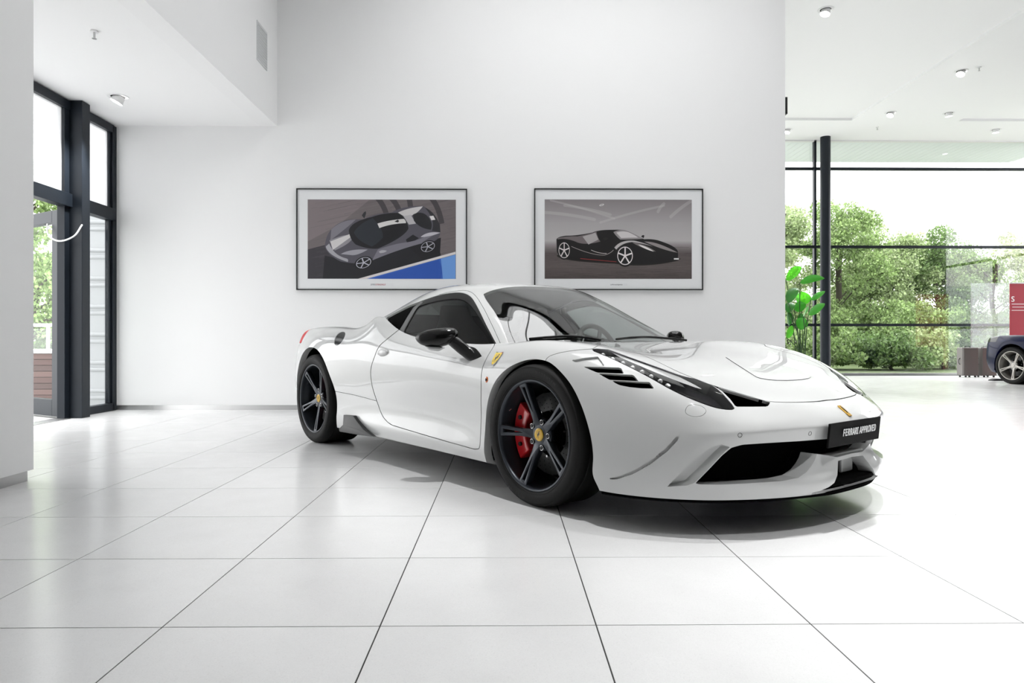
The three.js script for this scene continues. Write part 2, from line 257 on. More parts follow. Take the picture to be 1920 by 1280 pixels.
// ---------------------------------------------------------------- white sports car: body cage
// each column: points from the sill up to the crest of the wing; columns run from the middle of the tail round the flank to the middle of the nose
const COLUMNS = [
  [[-3.36, .20, 0], [-3.42, .22, 0], [-3.46, .30, 0], [-3.49, .40, 0], [-3.50, .50, 0], [-3.50, .62, 0], [-3.49, .74, 0], [-3.475, .81, 0], [-3.45, .85, 0]],
  [[-3.36, .20, .28], [-3.42, .22, .28], [-3.46, .30, .28], [-3.485, .40, .28], [-3.495, .50, .28], [-3.495, .62, .28], [-3.485, .74, .28], [-3.47, .81, .28], [-3.44, .85, .27]],
  [[-3.33, .20, .52], [-3.39, .22, .53], [-3.43, .30, .55], [-3.455, .40, .56], [-3.46, .50, .56], [-3.46, .62, .56], [-3.45, .74, .555], [-3.435, .81, .54], [-3.41, .85, .52]],
  [[-3.22, .19, .70], [-3.27, .21, .74], [-3.30, .30, .775], [-3.325, .40, .79], [-3.33, .50, .795], [-3.33, .61, .79], [-3.325, .73, .78], [-3.32, .815, .758], [-3.31, .862, .715]],
  [[-3.06, .18, .80], [-3.08, .20, .855], [-3.10, .29, .885], [-3.11, .38, .90], [-3.12, .48, .905], [-3.12, .60, .90], [-3.12, .74, .875], [-3.12, .852, .825], [-3.12, .893, .755]],
  [[-2.88, .16, .86], [-2.88, .18, .925], [-2.88, .26, .945], [-2.88, .35, .955], [-2.88, .48, .96], [-2.88, .62, .957], [-2.88, .77, .93], [-2.88, .868, .862], [-2.88, .906, .775]],
  [[-2.65, .15, .87], [-2.65, .165, .935], [-2.65, .25, .955], [-2.65, .34, .965], [-2.65, .48, .973], [-2.65, .63, .974], [-2.65, .785, .952], [-2.65, .872, .885], [-2.65, .908, .785]],
  [[-2.40, .15, .87], [-2.40, .162, .935], [-2.40, .25, .955], [-2.40, .34, .962], [-2.40, .48, .971], [-2.40, .63, .973], [-2.40, .765, .958], [-2.40, .86, .893], [-2.40, .902, .79]],
  [[-2.15, .14, .87], [-2.15, .157, .932], [-2.15, .245, .945], [-2.15, .34, .945], [-2.15, .48, .957], [-2.15, .63, .964], [-2.15, .75, .952], [-2.15, .842, .89], [-2.15, .890, .795]],
  [[-1.93, .14, .87], [-1.93, .157, .930], [-1.93, .24, .944], [-1.93, .335, .938], [-1.93, .48, .946], [-1.93, .63, .955], [-1.93, .745, .946], [-1.93, .85, .89], [-1.93, .924, .80]],
  [[-1.74, .14, .87], [-1.74, .158, .928], [-1.74, .235, .944], [-1.74, .33, .932], [-1.74, .48, .939], [-1.74, .625, .949], [-1.74, .735, .940], [-1.74, .86, .885], [-1.74, .964, .806]],
  [[-1.50, .14, .87], [-1.50, .158, .927], [-1.50, .232, .944], [-1.50, .33, .928], [-1.50, .475, .934], [-1.50, .62, .944], [-1.50, .715, .935], [-1.50, .81, .890], [-1.53, .878, .832]],
  [[-1.20, .14, .87], [-1.20, .158, .926], [-1.20, .228, .944], [-1.20, .33, .926], [-1.20, .47, .931], [-1.20, .615, .941], [-1.20, .70, .933], [-1.20, .773, .898], [-1.20, .813, .855]],
  [[-.85, .14, .87], [-.85, .158, .926], [-.85, .225, .944], [-.85, .33, .927], [-.85, .47, .931], [-.85, .61, .940], [-.85, .69, .928], [-.85, .75, .890], [-.85, .784, .846]],
  [[-.57, .14, .87], [-.57, .158, .928], [-.57, .222, .945], [-.57, .33, .933], [-.57, .47, .937], [-.57, .605, .943], [-.57, .69, .920], [-.57, .742, .870], [-.57, .772, .812]],
  [[-.37, .14, .87], [-.37, .158, .931], [-.37, .222, .948], [-.37, .33, .944], [-.37, .47, .947], [-.37, .61, .948], [-.37, .70, .912], [-.38, .756, .845], [-.40, .783, .755]],
  [[-.16, .14, .88], [-.16, .158, .935], [-.16, .222, .952], [-.16, .33, .957], [-.16, .47, .960], [-.16, .635, .951], [-.16, .73, .900], [-.16, .778, .825], [-.15, .796, .742]],
  [[.05, .14, .88], [.05, .158, .940], [.05, .222, .956], [.05, .33, .962], [.05, .47, .963], [.05, .645, .946], [.05, .735, .886], [.05, .773, .806], [.05, .788, .725]],
  [[.25, .14, .88], [.25, .155, .944], [.25, .22, .957], [.25, .33, .961], [.25, .47, .959], [.25, .635, .932], [.25, .717, .868], [.25, .752, .79], [.25, .766, .71]],
  [[.44, .14, .87], [.44, .152, .938], [.445, .215, .947], [.45, .32, .948], [.45, .46, .941], [.45, .60, .905], [.45, .675, .842], [.45, .708, .762], [.45, .717, .685]],
  [[.58, .14, .83], [.59, .150, .892], [.60, .21, .905], [.605, .31, .908], [.605, .43, .897], [.60, .545, .862], [.60, .615, .80], [.60, .650, .722], [.60, .658, .645]],
  [[.71, .14, .76], [.73, .15, .812], [.74, .21, .822], [.748, .30, .822], [.752, .41, .808], [.75, .50, .775], [.745, .556, .722], [.74, .586, .66], [.735, .600, .585]],
  [[.83, .14, .64], [.863, .15, .682], [.875, .21, .688], [.880, .30, .676], [.906, .418, .664], [.897, .458, .636], [.880, .487, .608], [.858, .513, .570], [.838, .545, .500]],
  [[.93, .14, .47], [.974, .15, .492], [.992, .21, .492], [.974, .30, .478], [.996, .424, .476], [.982, .459, .460], [.950, .492, .440], [.928, .516, .420], [.906, .534, .392]],
  [[.98, .14, .31], [1.036, .15, .324], [1.056, .21, .320], [1.020, .30, .304], [1.041, .426, .300], [1.022, .459, .293], [.995, .490, .284], [.966, .513, .274], [.938, .529, .262]],
  [[1.01, .14, .165], [1.062, .15, .170], [1.086, .21, .168], [1.052, .30, .160], [1.071, .428, .155], [1.052, .458, .151], [1.020, .487, .146], [.986, .508, .140], [.953, .523, .132]],
  [[1.02, .14, 0], [1.066, .15, 0], [1.090, .21, 0], [1.058, .30, 0], [1.079, .428, 0], [1.060, .457, 0], [1.027, .486, 0], [.991, .506, 0], [.956, .521, 0]],
];
const R8 = (c) => COLUMNS[c][8];
const HOOD = [
  [[-.25, .783, 0], [-.27, .785, .28], [-.33, .787, .54], R8(15)],
  [[-.08, .768, 0], [-.09, .770, .27], [-.12, .779, .52], R8(16)],
  [[.10, .750, 0], [.10, .752, .26], [.08, .763, .50], R8(17)],
  [[.28, .728, 0], [.28, .730, .25], [.27, .740, .48], R8(18)],
  [[.45, .702, 0], [.45, .704, .25], [.45, .708, .47], R8(19)],
  [[.60, .668, 0], [.60, .671, .25], [.60, .666, .45], R8(20)],
  [[.73, .632, 0], [.73, .631, .24], [.725, .617, .42], R8(21)],
  [[.86, .582, 0], [.85, .581, .20], [.832, .566, .36], R8(22)],
  [R8(26), R8(25), R8(24), R8(23)],
];
const DECK = [
  [R8(0), R8(1), R8(2), R8(3)],
  [[-3.20, .872, 0], [-3.20, .872, .27], [-3.18, .876, .53], R8(4)],
  [[-2.90, .885, 0], [-2.90, .885, .27], [-2.89, .892, .55], R8(5)],
  [[-2.65, .885, 0], [-2.65, .885, .28], [-2.65, .892, .57], R8(6)],
  [[-2.40, .875, 0], [-2.40, .875, .28], [-2.40, .882, .58], R8(7)],
  [[-2.15, .865, 0], [-2.15, .865, .29], [-2.15, .87, .60], R8(8)],
  [[-1.93, .86, 0], [-1.93, .86, .29], [-1.93, .86, .63], R8(9)],
  [[-1.74, .86, 0], [-1.74, .86, .29], [-1.74, .86, .66], R8(10)],
];
const bodyCage = new Cage();
bodyCage.grid([0, 1, 2, 3, 4, 5, 6, 7, 8].map((r) => COLUMNS.map((c) => c[r])));
bodyCage.grid(HOOD); bodyCage.grid(DECK);
bodyCage.crease(COLUMNS.map((c) => c[1]), 3);
bodyCage.crease(COLUMNS.slice(7, 20).map((c) => c[2]), 0.7);
bodyCage.crease(COLUMNS.slice(21).map((c) => c[4]), 1.6);
bodyCage.crease(COLUMNS.slice(8, 16).map((c) => c[5]), 0.5);
bodyCage.crease(COLUMNS.slice(9, 12).map((c) => c[8]), 1.5);
// greenhouse: windscreen, flank and roof
const SCREEN = [
  [[-.25, .765, 0], [-.27, .765, .28], [-.335, .765, .54], [-.435, .765, .735]],
  [[-.47, .905, 0], [-.485, .902, .26], [-.53, .893, .48], [-.618, .887, .65]],
  [[-.70, 1.043, 0], [-.71, 1.039, .24], [-.745, 1.022, .43], [-.801, .984, .577]],
  [[-.95, 1.154, 0], [-.957, 1.149, .215], [-.975, 1.128, .39], [-1.0, 1.086, .505]],
];
const BELT = [[-.435, .765, .735], [-.66, .765, .806], [-.95, .783, .842], [-1.25, .812, .842], [-1.53, .86, .812], [-1.80, .89, .76], [-2.10, .87, .70], [-2.45, .85, .66]];
const RAIL = [[-1.0, 1.086, .505], [-1.09, 1.118, .525], [-1.24, 1.136, .54], [-1.44, 1.136, .55], [-1.68, 1.105, .557], [-1.95, 1.035, .565], [-2.22, .962, .575], [-2.5, .88, .58]];
const SPINE = [[-.95, 1.154, 0], [-1.08, 1.173, 0], [-1.25, 1.192, 0], [-1.46, 1.202, 0], [-1.70, 1.190, 0], [-1.98, 1.14, 0], [-2.26, 1.06, 0], [-2.55, .97, 0]];
const mixp = (a, b, t) => a.map((x, k) => x + (b[k] - x) * t);
const FLANK = BELT.map((b, m) => { if (m === 0) return [b, SCREEN[1][3], SCREEN[2][3], RAIL[0]]; const r = RAIL[m], o = 0.022; return [b, [...mixp(b, r, .36)].map((x, k) => (k === 2 ? x + o : x)), [...mixp(b, r, .72)].map((x, k) => (k === 2 ? x + o : k === 1 ? x + .006 : x)), r]; });
const ROOF = SPINE.map((s, m) => { if (m === 0) return SCREEN[3]; const r = RAIL[m]; return [s, [s[0] + (r[0] - s[0]) * .2, s[1] - (s[1] - r[1]) * .10, r[2] * .42], [s[0] + (r[0] - s[0]) * .6, s[1] - (s[1] - r[1]) * .44, r[2] * .77], r]; });
const topCage = new Cage();
topCage.grid(SCREEN.slice().reverse(), 1);
topCage.grid([0, 1, 2, 3].map((k) => FLANK.map((f) => f[k]).reverse()), 2);
topCage.grid(ROOF.slice().reverse(), 3);
topCage.crease(SCREEN.map((r) => r[3]), 0.6);
topCage.crease(SCREEN[3], 0.3);
// ---------------------------------------------------------------- car: traced outlines
const CROP = { A: [540, 520, 3.765], B: [880, 520, 4.571], C: [880, 640, 4], D: [1060, 620, 5.333], E: [1120, 740, 3.31], F: [1280, 600, 4.267], G: [700, 525, 7.315], H: [600, 640, 4.922], I: [1480, 720, 5.818], J: [540, 600, 5.333], K: [900, 660, 4.267] };
const at = (c, list) => list.map(([u, v]) => [CROP[c][0] + u / CROP[c][2], CROP[c][1] + v / CROP[c][2]]);
const HOOD_PANEL = [[1352, 664], [1372, 677.5], [1400, 695.5], [1418, 707], [1426, 709.5], [1440, 711.8], [1456, 713.2], [1476, 713.4], [1495, 712.4], [1530, 706], [1480, 680], [1400, 650], [1350, 640]];
const HOOD_LINE = [[1118, 646.5], [1150, 651.5], [1191, 661], [1232, 677.5], [1270, 696], [1300, 708.5], [1328, 719.5], [1350, 726.5], [1374, 733.6], [1408, 743.5], [1438, 751.8], [1460, 753.6], [1491, 753.9], [1530, 752.6], [1552, 750.8]];
const LENS = [...spline2([[1112, 657.6], [1140, 669], [1176, 685.8], [1217, 707], [1258.8, 730.5], [1294, 747], [1341, 764], [1362, 767.6]], false), [1374, 768], [1377.2, 765.5], ...spline2([[1372, 757.5], [1352.5, 736], [1337, 723.6], [1322, 716.5], [1302, 710.2], [1277.5, 704.2], [1229, 687], [1191, 673.5], [1141, 655.2]], false), [1120, 653.6], [1110.5, 654.2]];
const LENS_BLADE = at('D', [[440, 186], [560, 232], [900, 358], [1150, 452], [1300, 528], [1378, 574], [1300, 553], [1150, 500], [900, 402], [700, 318], [540, 250]]);
const DUCT = [[1331, 719], [1350, 727.5], [1374, 734.6], [1408, 744.5], [1438, 752.8], [1444, 753.6], [1441.5, 759.5], [1438, 762], [1410, 762.2], [1379.5, 762.2], [1369, 748], [1354, 733]];
const NOSE_LINE = [[1019, 700], [1021.5, 679], [1025, 672], [1031, 667], [1046, 662], [1066, 658], [1090, 655.3], [1111, 653.9], [1200, 600], [1900, 600], [1900, 1050], [1019, 1050]];
const DOOR = [...spline2([[747.8, 618], [727.3, 634.4], [710.9, 649.4], [701.6, 670.5], [695.3, 692.8], [697.5, 721.3], [706.7, 751.7], [717.8, 780.2], [727, 791.5]], false), [736, 797], [760, 804.5], [838, 827.5], [890, 842], [898, 841], ...spline2([[900, 834], [902.3, 782.2], [902, 741.6], [904, 692.8], [912.9, 670.5], [927, 647]], false), [929, 600], [747, 560]];
const LOWER_QUARTER = [...at('H', [[-60, 420], [150, 462], [300, 490], [420, 520], [528, 550], [560, 620], [590, 680], [620, 735]]), ...at('H', [[650, 765], [760, 800], [1300, 960], [1700, 1090], [1700, 1300], [-60, 1300]])];
const VENTS = [at('D', [[180, 358], [555, 367], [586, 429], [316, 418], [240, 385]]), at('D', [[326, 424], [680, 440], [734, 504], [440, 490], [380, 456]]), at('D', [[450, 496], [840, 512], [890, 578], [760, 575], [640, 563], [540, 543]])];
const VENT_PLATE = at('D', [[40, 284], [80, 291], [200, 268], [325, 256], [360, 300], [392, 352], [185, 352]]);
const SCOOP = at('C', [[1048, 1026], [1130, 1008], [1250, 958], [1380, 878], [1480, 793], [1553, 711], [1570, 712], [1566, 738], [1490, 820], [1360, 920], [1230, 993], [1110, 1033], [1060, 1036]]);
const WASHER = spline2(at('D', [[1200, 800], [1225, 752], [1290, 738], [1370, 757], [1408, 797], [1380, 840], [1325, 857], [1250, 850], [1206, 825]]), true);
const FUEL_CAP = spline2(at('J', [[464, 210], [478, 165], [515, 128], [556, 117], [571, 132], [558, 180], [528, 226], [492, 252], [470, 244]]), true);
const CHANNEL = at('E', [[432, 571], [480, 520], [600, 403], [708, 322], [770, 309], [826, 321], [775, 369], [698, 450], [603, 546], [560, 562]]);
const INTAKE = [...at('E', [[608, 549], [700, 455], [775, 375], [832, 328], [900, 309], [1050, 299], [1250, 287], [1420, 274], [1568, 258], [1720, 246], [1720, 330], [1675, 338], [1568, 366], [1488, 387], [1440, 378], [1362, 366], [1352, 400], [1330, 440], [1300, 478], [1248, 514], [1150, 535], [900, 551], [760, 557], [640, 556]])];
const MOUTH = at('E', [[1494, 410], [1490, 497], [1472, 545], [1436, 573], [1392, 592], [1330, 608], [1330, 760], [1800, 760], [1800, 330], [1675, 358], [1568, 388]]);
const DLO = [...spline2(at('G', [[190, 506], [280, 455], [350, 420], [500, 346], [650, 290], [800, 236], [900, 206], [1000, 185], [1090, 173], [1150, 170], [1220, 175], [1290, 197], [1345, 238], [1395, 310], [1450, 412], [1550, 620], [1620, 752], [1692, 886]]), false), ...at('G', [[1740, 980], [1200, 1000], [500, 900], [250, 700], [170, 560]])];
const PANE = [...spline2(at('G', [[440, 660], [520, 516], [612, 366], [700, 328], [850, 287], [1000, 260], [1130, 251], [1230, 268], [1310, 318], [1370, 385], [1450, 500], [1560, 680], [1640, 830], [1668, 890]]), false), ...at('G', [[1700, 990], [1200, 1000], [500, 900], [400, 760]])];
const STRIP = at('G', [[655, 286], [690, 300], [640, 340], [604, 366], [512, 516], [425, 680], [380, 760], [330, 720], [385, 640], [455, 520], [545, 375]]);
const QUARTER = at('G', [[100, 540], [650, 270], [653, 288], [543, 377], [453, 520], [383, 640], [300, 760], [100, 640]]);
const FRAME = [...spline2(at('G', [[1130, 150], [1200, 142], [1280, 145], [1350, 170], [1410, 224], [1500, 364], [1620, 600], [1750, 884]]), false), ...at('G', [[1780, 1000], [1000, 1000], [900, 400], [900, 200], [1000, 172]])];
const ARCH_FRONT = [[-.375, -.05], [-.378, .2], [-.372, .33], [-.348, .46], [-.285, .572], [-.20, .645], [-.10, .688], [-.01, .703], [.10, .692], [.192, .651], [.28, .587], [.356, .492], [.405, .387], [.421, .303], [.418, .217], [.444, .153], [.46, -.05]];
const ARCH_REAR = [[-3.045, -.05], [-3.035, .2], [-3.015, .36], [-2.98, .48], [-2.92, .59], [-2.835, .68], [-2.73, .732], [-2.63, .744], [-2.50, .724], [-2.385, .663], [-2.28, .548], [-2.20, .42], [-2.19, .30], [-2.22, .17], [-2.25, -.05]];
const TAIL_LAMP = at('J', [[60, 236], [60, 60], [272, 60], [272, 118], [210, 156], [160, 192], [132, 228]]);
const archOf = (p) => spline2(p, false);

function buildSportsCar(M, car, detail) {
  const part = (name, geo, mat, parent = car, label) => { const m = mesh(name, geo, mat, parent); if (label) m.userData.label = label; return m; };
  let body = surfaceOf(smoothCage(bodyCage, 4, detail.fit ? 3 : 0)); detail.fit = false;
  const topS = smoothCage(topCage, 4, detail.fitTop ? 3 : 0); detail.fitTop = false;
  const screen = surfaceOf(topS, 1); let shell = surfaceOf([topS[0], topS[1], topS[2].map((g) => (g > 1 ? 2 : g))], 2);
  const cut = (s, poly, gap, keep, all) => carved(s, poly, gap, { keep, all });
  // wheel arches
  for (const arch of [ARCH_FRONT, ARCH_REAR]) { const d = polyDistance(archOf(arch), true); body = split(body, body.P.map((p) => (Math.abs(p[2]) < .5 ? .5 : d(p[0], p[1]))))[1]; }
  let hood, lens, duct, nose, door, fuel;
  // the bonnet edge is traced on the photograph and then cut in plan, so that its gap has one width all round
  const nearHalf = { P: body.P, N: body.N, T: body.T.filter((t) => body.P[t[0]][2] > 0 && body.P[t[0]][0] > -.3 && body.P[t[0]][1] > .45) };
  const rim = HOOD_LINE.map(([u, v]) => surfacePoint(nearHalf, u, v)).filter(Boolean).map((h) => [h.p[0], h.p[2]]).filter((p) => p[1] > .02);
  const plan = spline2([[-.17, .68], [-.02, .682], [.09, .672], ...rim.filter((p) => p[0] > .16), [.9555, 0]], false, 4), hoodPlan = polyDistance([...plan, ...plan.slice(0, -1).reverse().map(([x, z]) => [x, -z])], true), hoodField = (s, g) => s.P.map((p) => (p[1] < .45 || p[0] < -.4 ? 1 : hoodPlan(p[0], p[2]) + g));
  { const [a, out] = split(body, hoodField(body, -.0028)), [inn] = split(a, hoodField(a, .0028)); hood = inn; body = out; }
  let panel; [panel, hood] = cut(hood, HOOD_PANEL, 0, (x) => x > .3, true);
  [lens, body] = cut(body, LENS, .9, (x, y) => x > 0 && y > .42);
  [duct, body] = cut(body, DUCT, 0, (x, y, z) => x > .5 && y > .42 && z < .62);
  [nose, body] = cut(body, NOSE_LINE, 1.0, (x) => x > -.1);
  [door, body] = cut(body, DOOR, 1.3, (x, y, z) => x < -.1 && x > -1.9 && z > .7);
  const vents = []; for (const v of VENTS) { let s; [s, nose] = cut(nose, v, 0, (x, y, z) => x > 0 && z > .5 && y > .4); vents.push(s); }
  let plate, scoop, channel, intake, mouth;
  [plate, nose] = cut(nose, VENT_PLATE, 0, (x, y, z) => x > 0 && z > .5 && y > .5);
  [scoop, nose] = cut(nose, SCOOP, 0, (x, y, z) => x > .3 && z > .5 && y < .6);
  [channel, nose] = cut(nose, CHANNEL, 0, (x, y) => x > .3 && y < .5);
  [intake, nose] = cut(nose, INTAKE, 0, (x, y) => x > .5 && y < .42);
  [mouth, nose] = cut(nose, MOUTH, 0, (x, y, z) => x > .6 && y < .42 && z < .45, true);
  let washer, low; [washer, nose] = cut(nose, WASHER, .7, (x) => x > .4);
  const sideways = (p) => [0, 0, -Math.sign(p[2])];
  const archEdge = (p) => { for (const a of [ARCH_FRONT, ARCH_REAR]) if (Math.abs(archEdge.d(a)(p[0], p[1])) < .004) return true; return false; };
  const memo = new Map(); archEdge.d = (a) => { if (!memo.has(a)) memo.set(a, polyDistance(archOf(a), true)); return memo.get(a); };
  const turnIn = (p, n) => {
    if (Math.abs(p[2]) > .6 && archEdge(p)) return [0, 0, -4 * Math.sign(p[2])];
    if (p[0] > .7 && p[1] < .385 && p[1] > .152 && Math.abs(p[2]) < .8) return [-6, 0, 0];
    return [-n[0], -n[1], -n[2]];
  };
  const bonnet = part('hood', toGeometry(hood, { flange: .012 }), M.paint);
  const lower = (m) => sideOf(body, m);
  // the rest of the body: wings with sills, one mesh to each side, and the tail
  const [tail, flanks] = split(body, body.P.map((p) => p[0] + 3.02));
  let lampR, tail2; [lampR, tail2] = cut(tail, TAIL_LAMP, .5, (x, y) => x < -3 && y > .72, true);
  for (const m of [1, -1]) part('tail_light', toGeometry(sideOf(lampR, m), { flange: .02 }), M.redLamp, car, 'red tail light');
  part('rear_body', toGeometry(tail2, { flange: .012, toward: turnIn }), M.paint);
  const [quarter, wing] = split(flanks, flanks.P.map((p) => p[0] + .9));
  for (const m of [1, -1]) {
    part('front_fender', toGeometry(sideOf(wing, m), { flange: .012, toward: turnIn }), M.paint);
    let q = sideOf(quarter, m);
    if (m > 0) { let cap; [cap, q] = cut(q, FUEL_CAP, .5, (x) => x < -1.9); part('fuel_cap', toGeometry(moved(cap, .002), { flange: .01 }), M.blackGloss, car, 'round black fuel filler cap'); }
    let sill; [sill, q] = cut(q, LOWER_QUARTER, .9, (x, y, z) => x > -2.6 && z > .7, true);
    part('side_sill', toGeometry(sill, { flange: .012, toward: turnIn }), M.paint);
    part('rear_quarter', toGeometry(q, { flange: .012, toward: turnIn }), M.paint);
    part('door_panel', toGeometry(sideOf(door, m), { flange: .012 }), M.paint);
  }
  const bumper = part('front_bumper', toGeometry(nose, { flange: .012, toward: turnIn }), M.paint);
  const pocket = (s, d, dir) => { const f = moved(s, d, dir), g = toGeometry(f), w = toGeometry({ P: s.P, N: s.N, T: s.T }, { flange: d, toward: dir ? (p) => [dir[0], dir[1], dir[2] * Math.sign(p[2])] : undefined }); const keepFrom = s.T.length * 3, wi = w.index.array.slice(keepFrom); w.setIndex([...wi]); return join([g, w]); };
  for (const s of vents) for (const m of [1, -1]) part('vent_slot', pocket(sideOf(s, m), .03, [-.4, -.3, -.85]), M.black, bumper, 'black louvre slot behind the headlight');
  for (const m of [1, -1]) {
    part('washer_cover', toGeometry(sideOf(washer, m), { flange: .008 }), M.paint, bumper);
    part('vent_plate', pocket(sideOf(plate, m), .010), M.paint, bumper);
    part('side_scoop', pocket(sideOf(scoop, m), .013), M.paint, bumper);
    part('intake_channel', pocket(sideOf(channel, m), .035), M.paint, bumper);
    part('air_duct', pocket(sideOf(duct, m), .06, [-.75, -.65, 0]), M.black, bumper, 'black air duct beside the bonnet edge');
  }
  part('air_intake', toGeometry(moved(intake, .11, [-1, 0, 0])), M.black, bumper, 'wide black lower air intake');
  part('centre_duct', toGeometry(moved(mouth, .10, [-1, 0, 0])), M.black, bumper);
  part('hood_panel', pocket(panel, -.0025), M.paint, bonnet);
  // headlights
  for (const m of [1, -1]) {
    const l = sideOf(lens, m), head = part('headlight', pocket(l, .05), M.lampDark, car, 'long dark headlight with a row of round lamps');
    part('lens', toGeometry(l), M.lensGlass, head);
    if (m > 0) {
      const [blade] = cut(l, LENS_BLADE, 0); part('lamp_blade', toGeometry(moved(blade, .006)), M.paint, head);
      for (const p of at('D', [[372, 236], [470, 278], [575, 318], [672, 362], [768, 406], [860, 452], [950, 498], [1026, 544]])) {
        const h = surfacePoint(l, p[0] + .5, p[1] - 2.5); if (!h) continue; const g = new THREE.SphereGeometry(.0115, 16, 12); g.translate(h.p[0] - h.n[0] * .012, h.p[1] - h.n[1] * .012, h.p[2] - h.n[2] * .012); part('led_lamp', g, M.led, head, 'small clear round lamp');
      }
    }
  }
  // dark rubber under the bonnet gap and along the lower edge of the lens
  const follow = (s2, line, down) => line.map(([u, v]) => { const h = surfacePoint(s2, u, v); return h && h.p.map((x, k) => x - h.n[k] * down); }).filter(Boolean);
  const half = follow(hood, [[1447, 751.3], [1460, 752], [1480, 752.4], [1500, 752.2], [1520, 751.3], [1540, 750.2]], .010).map((p) => [p[0] + .004, p[1] - .002, p[2]]);
  const sealLine = [...half.map((p) => [p[0], p[1], Math.max(0, p[2])]), ...half.slice(0, -1).reverse().map((p) => [p[0], p[1], -p[2]])]; if (half.length > 3) part('hood_seal', tube(sealLine, .008, 120, 8), M.black);
  const gasket = follow(lens, [[1120, 660], [1150, 672.5], [1180, 686.5], [1217, 705.5], [1258, 728.5], [1290, 743.5], [1320, 755], [1345, 763], [1370, 766]], .002); if (gasket.length > 3) for (const m of [1, -1]) part('lens_seal', tube(gasket.map((p) => [p[0], p[1] - .004, p[2] * m]), .0045, 80, 6), M.black);
  // greenhouse
  let dlo, pane, strip, quart; [dlo, shell] = cut(shell, DLO, .4, (x, y, z) => z > .45);
  [quart, dlo] = cut(dlo, QUARTER, 0); [strip, dlo] = cut(dlo, STRIP, 0); [pane, dlo] = cut(dlo, PANE, 0);
  let doorFrame; [doorFrame, shell] = cut(shell, FRAME, .8, (x, y, z) => z > .4 && x > -2.2);
  part('roof', toGeometry(shell, { flange: .02 }), M.paint);
  part('windscreen', toGeometry(screen), M.screenGlass, car, 'curved clear windscreen');
  for (const m of [1, -1]) {
    part('door_frame', toGeometry(sideOf(doorFrame, m), { flange: .012 }), M.paint);
    part('side_window', toGeometry(moved(sideOf(pane, m), .006)), M.sideGlass);
    part('window_seal', toGeometry(moved(sideOf(dlo, m), .002), { flange: .015 }), M.trimBlack);
    part('pillar_strip', toGeometry(moved(sideOf(strip, m), .001), { flange: .01 }), M.strip);
    part('quarter_panel', toGeometry(moved(sideOf(quart, m), .012), { flange: .01 }), M.black);
  }
  return { hood, nose, door, wing, quarter, lens, shell, screen };
}
function surfacePoint(s, u, v) {                                 // the point of a cut surface that shows at a pixel, with its normal
  let best = null;
  for (const t of s.T) {
    const q = t.map((i) => s.P[i]); if (q[0][2] < -.05) continue; const [a, b, c] = q.map((p) => carPixel(...p));
    const d = (b[0] - a[0]) * (c[1] - a[1]) - (c[0] - a[0]) * (b[1] - a[1]); if (Math.abs(d) < 1e-9) continue;
    const w1 = ((u - a[0]) * (c[1] - a[1]) - (c[0] - a[0]) * (v - a[1])) / d, w2 = ((b[0] - a[0]) * (v - a[1]) - (u - a[0]) * (b[1] - a[1])) / d;
    if (w1 < -1e-6 || w2 < -1e-6 || w1 + w2 > 1 + 1e-6) continue;
    const p = [0, 1, 2].map((k) => q[0][k] + w1 * (q[1][k] - q[0][k]) + w2 * (q[2][k] - q[0][k])), far = Math.hypot(p[0] - EYE_CAR[0], p[1] - EYE_CAR[1], p[2] - EYE_CAR[2]);
    if (!best || far < best.far) best = { p, n: s.N[t[0]], far };
  }
  return best;
}
// ---------------------------------------------------------------- car: wheels and fittings
function lathe(profile, seg = 64) { const g = new THREE.LatheGeometry(profile.map(([r, z]) => new THREE.Vector2(r, z)), seg); g.rotateX(Math.PI / 2); return g; }   // profile of (radius, distance outward)
function loft(sections, ring = 20, per = 6) {                   // sections: [centre, half-height vector, half-depth vector, squareness]
  const cr = (k) => new THREE.CatmullRomCurve3(sections.map((s) => new THREE.Vector3(...s[k])), false, 'centripetal'), cs = [cr(0), cr(1), cr(2)], n = (sections.length - 1) * per, pos = [], idx = [];
  for (let i = 0; i <= n; i++) {
    const [c, a, b] = cs.map((q) => { const t = i / n * (sections.length - 1), k = Math.min(sections.length - 2, Math.floor(t)); return q.getPoint((k + (t - k)) / (sections.length - 1)); });
    for (let j = 0; j < ring; j++) { const th = j / ring * 2 * Math.PI, e = 0.8, ct = Math.sign(Math.cos(th)) * Math.abs(Math.cos(th)) ** e, st = Math.sign(Math.sin(th)) * Math.abs(Math.sin(th)) ** e; pos.push(c.x + a.x * ct + b.x * st, c.y + a.y * ct + b.y * st, c.z + a.z * ct + b.z * st); }
  }
  for (let i = 0; i < n; i++) for (let j = 0; j < ring; j++) { const a = i * ring + j, b = i * ring + (j + 1) % ring; idx.push(a, b, a + ring, b, b + ring, a + ring); }
  for (const [row, flip] of [[0, 0], [n, 1]]) { const o = pos.length / 3; let x = 0, y = 0, z = 0; for (let j = 0; j < ring; j++) { x += pos[(row * ring + j) * 3] / ring; y += pos[(row * ring + j) * 3 + 1] / ring; z += pos[(row * ring + j) * 3 + 2] / ring; } pos.push(x, y, z); for (let j = 0; j < ring; j++) { const a = row * ring + j, b = row * ring + (j + 1) % ring; flip ? idx.push(a, b, o) : idx.push(b, a, o); } }
  const g = new THREE.BufferGeometry(); g.setAttribute('position', new THREE.Float32BufferAttribute(pos, 3)); g.setAttribute('uv', new THREE.Float32BufferAttribute(new Float32Array(pos.length / 3 * 2), 2)); g.setIndex(idx); g.computeVertexNormals(); return g;
}
function tube(points, r, seg = 40, rad = 8) { return new THREE.TubeGeometry(new THREE.CatmullRomCurve3(points.map((p) => new THREE.Vector3(...p))), seg, r, rad); }
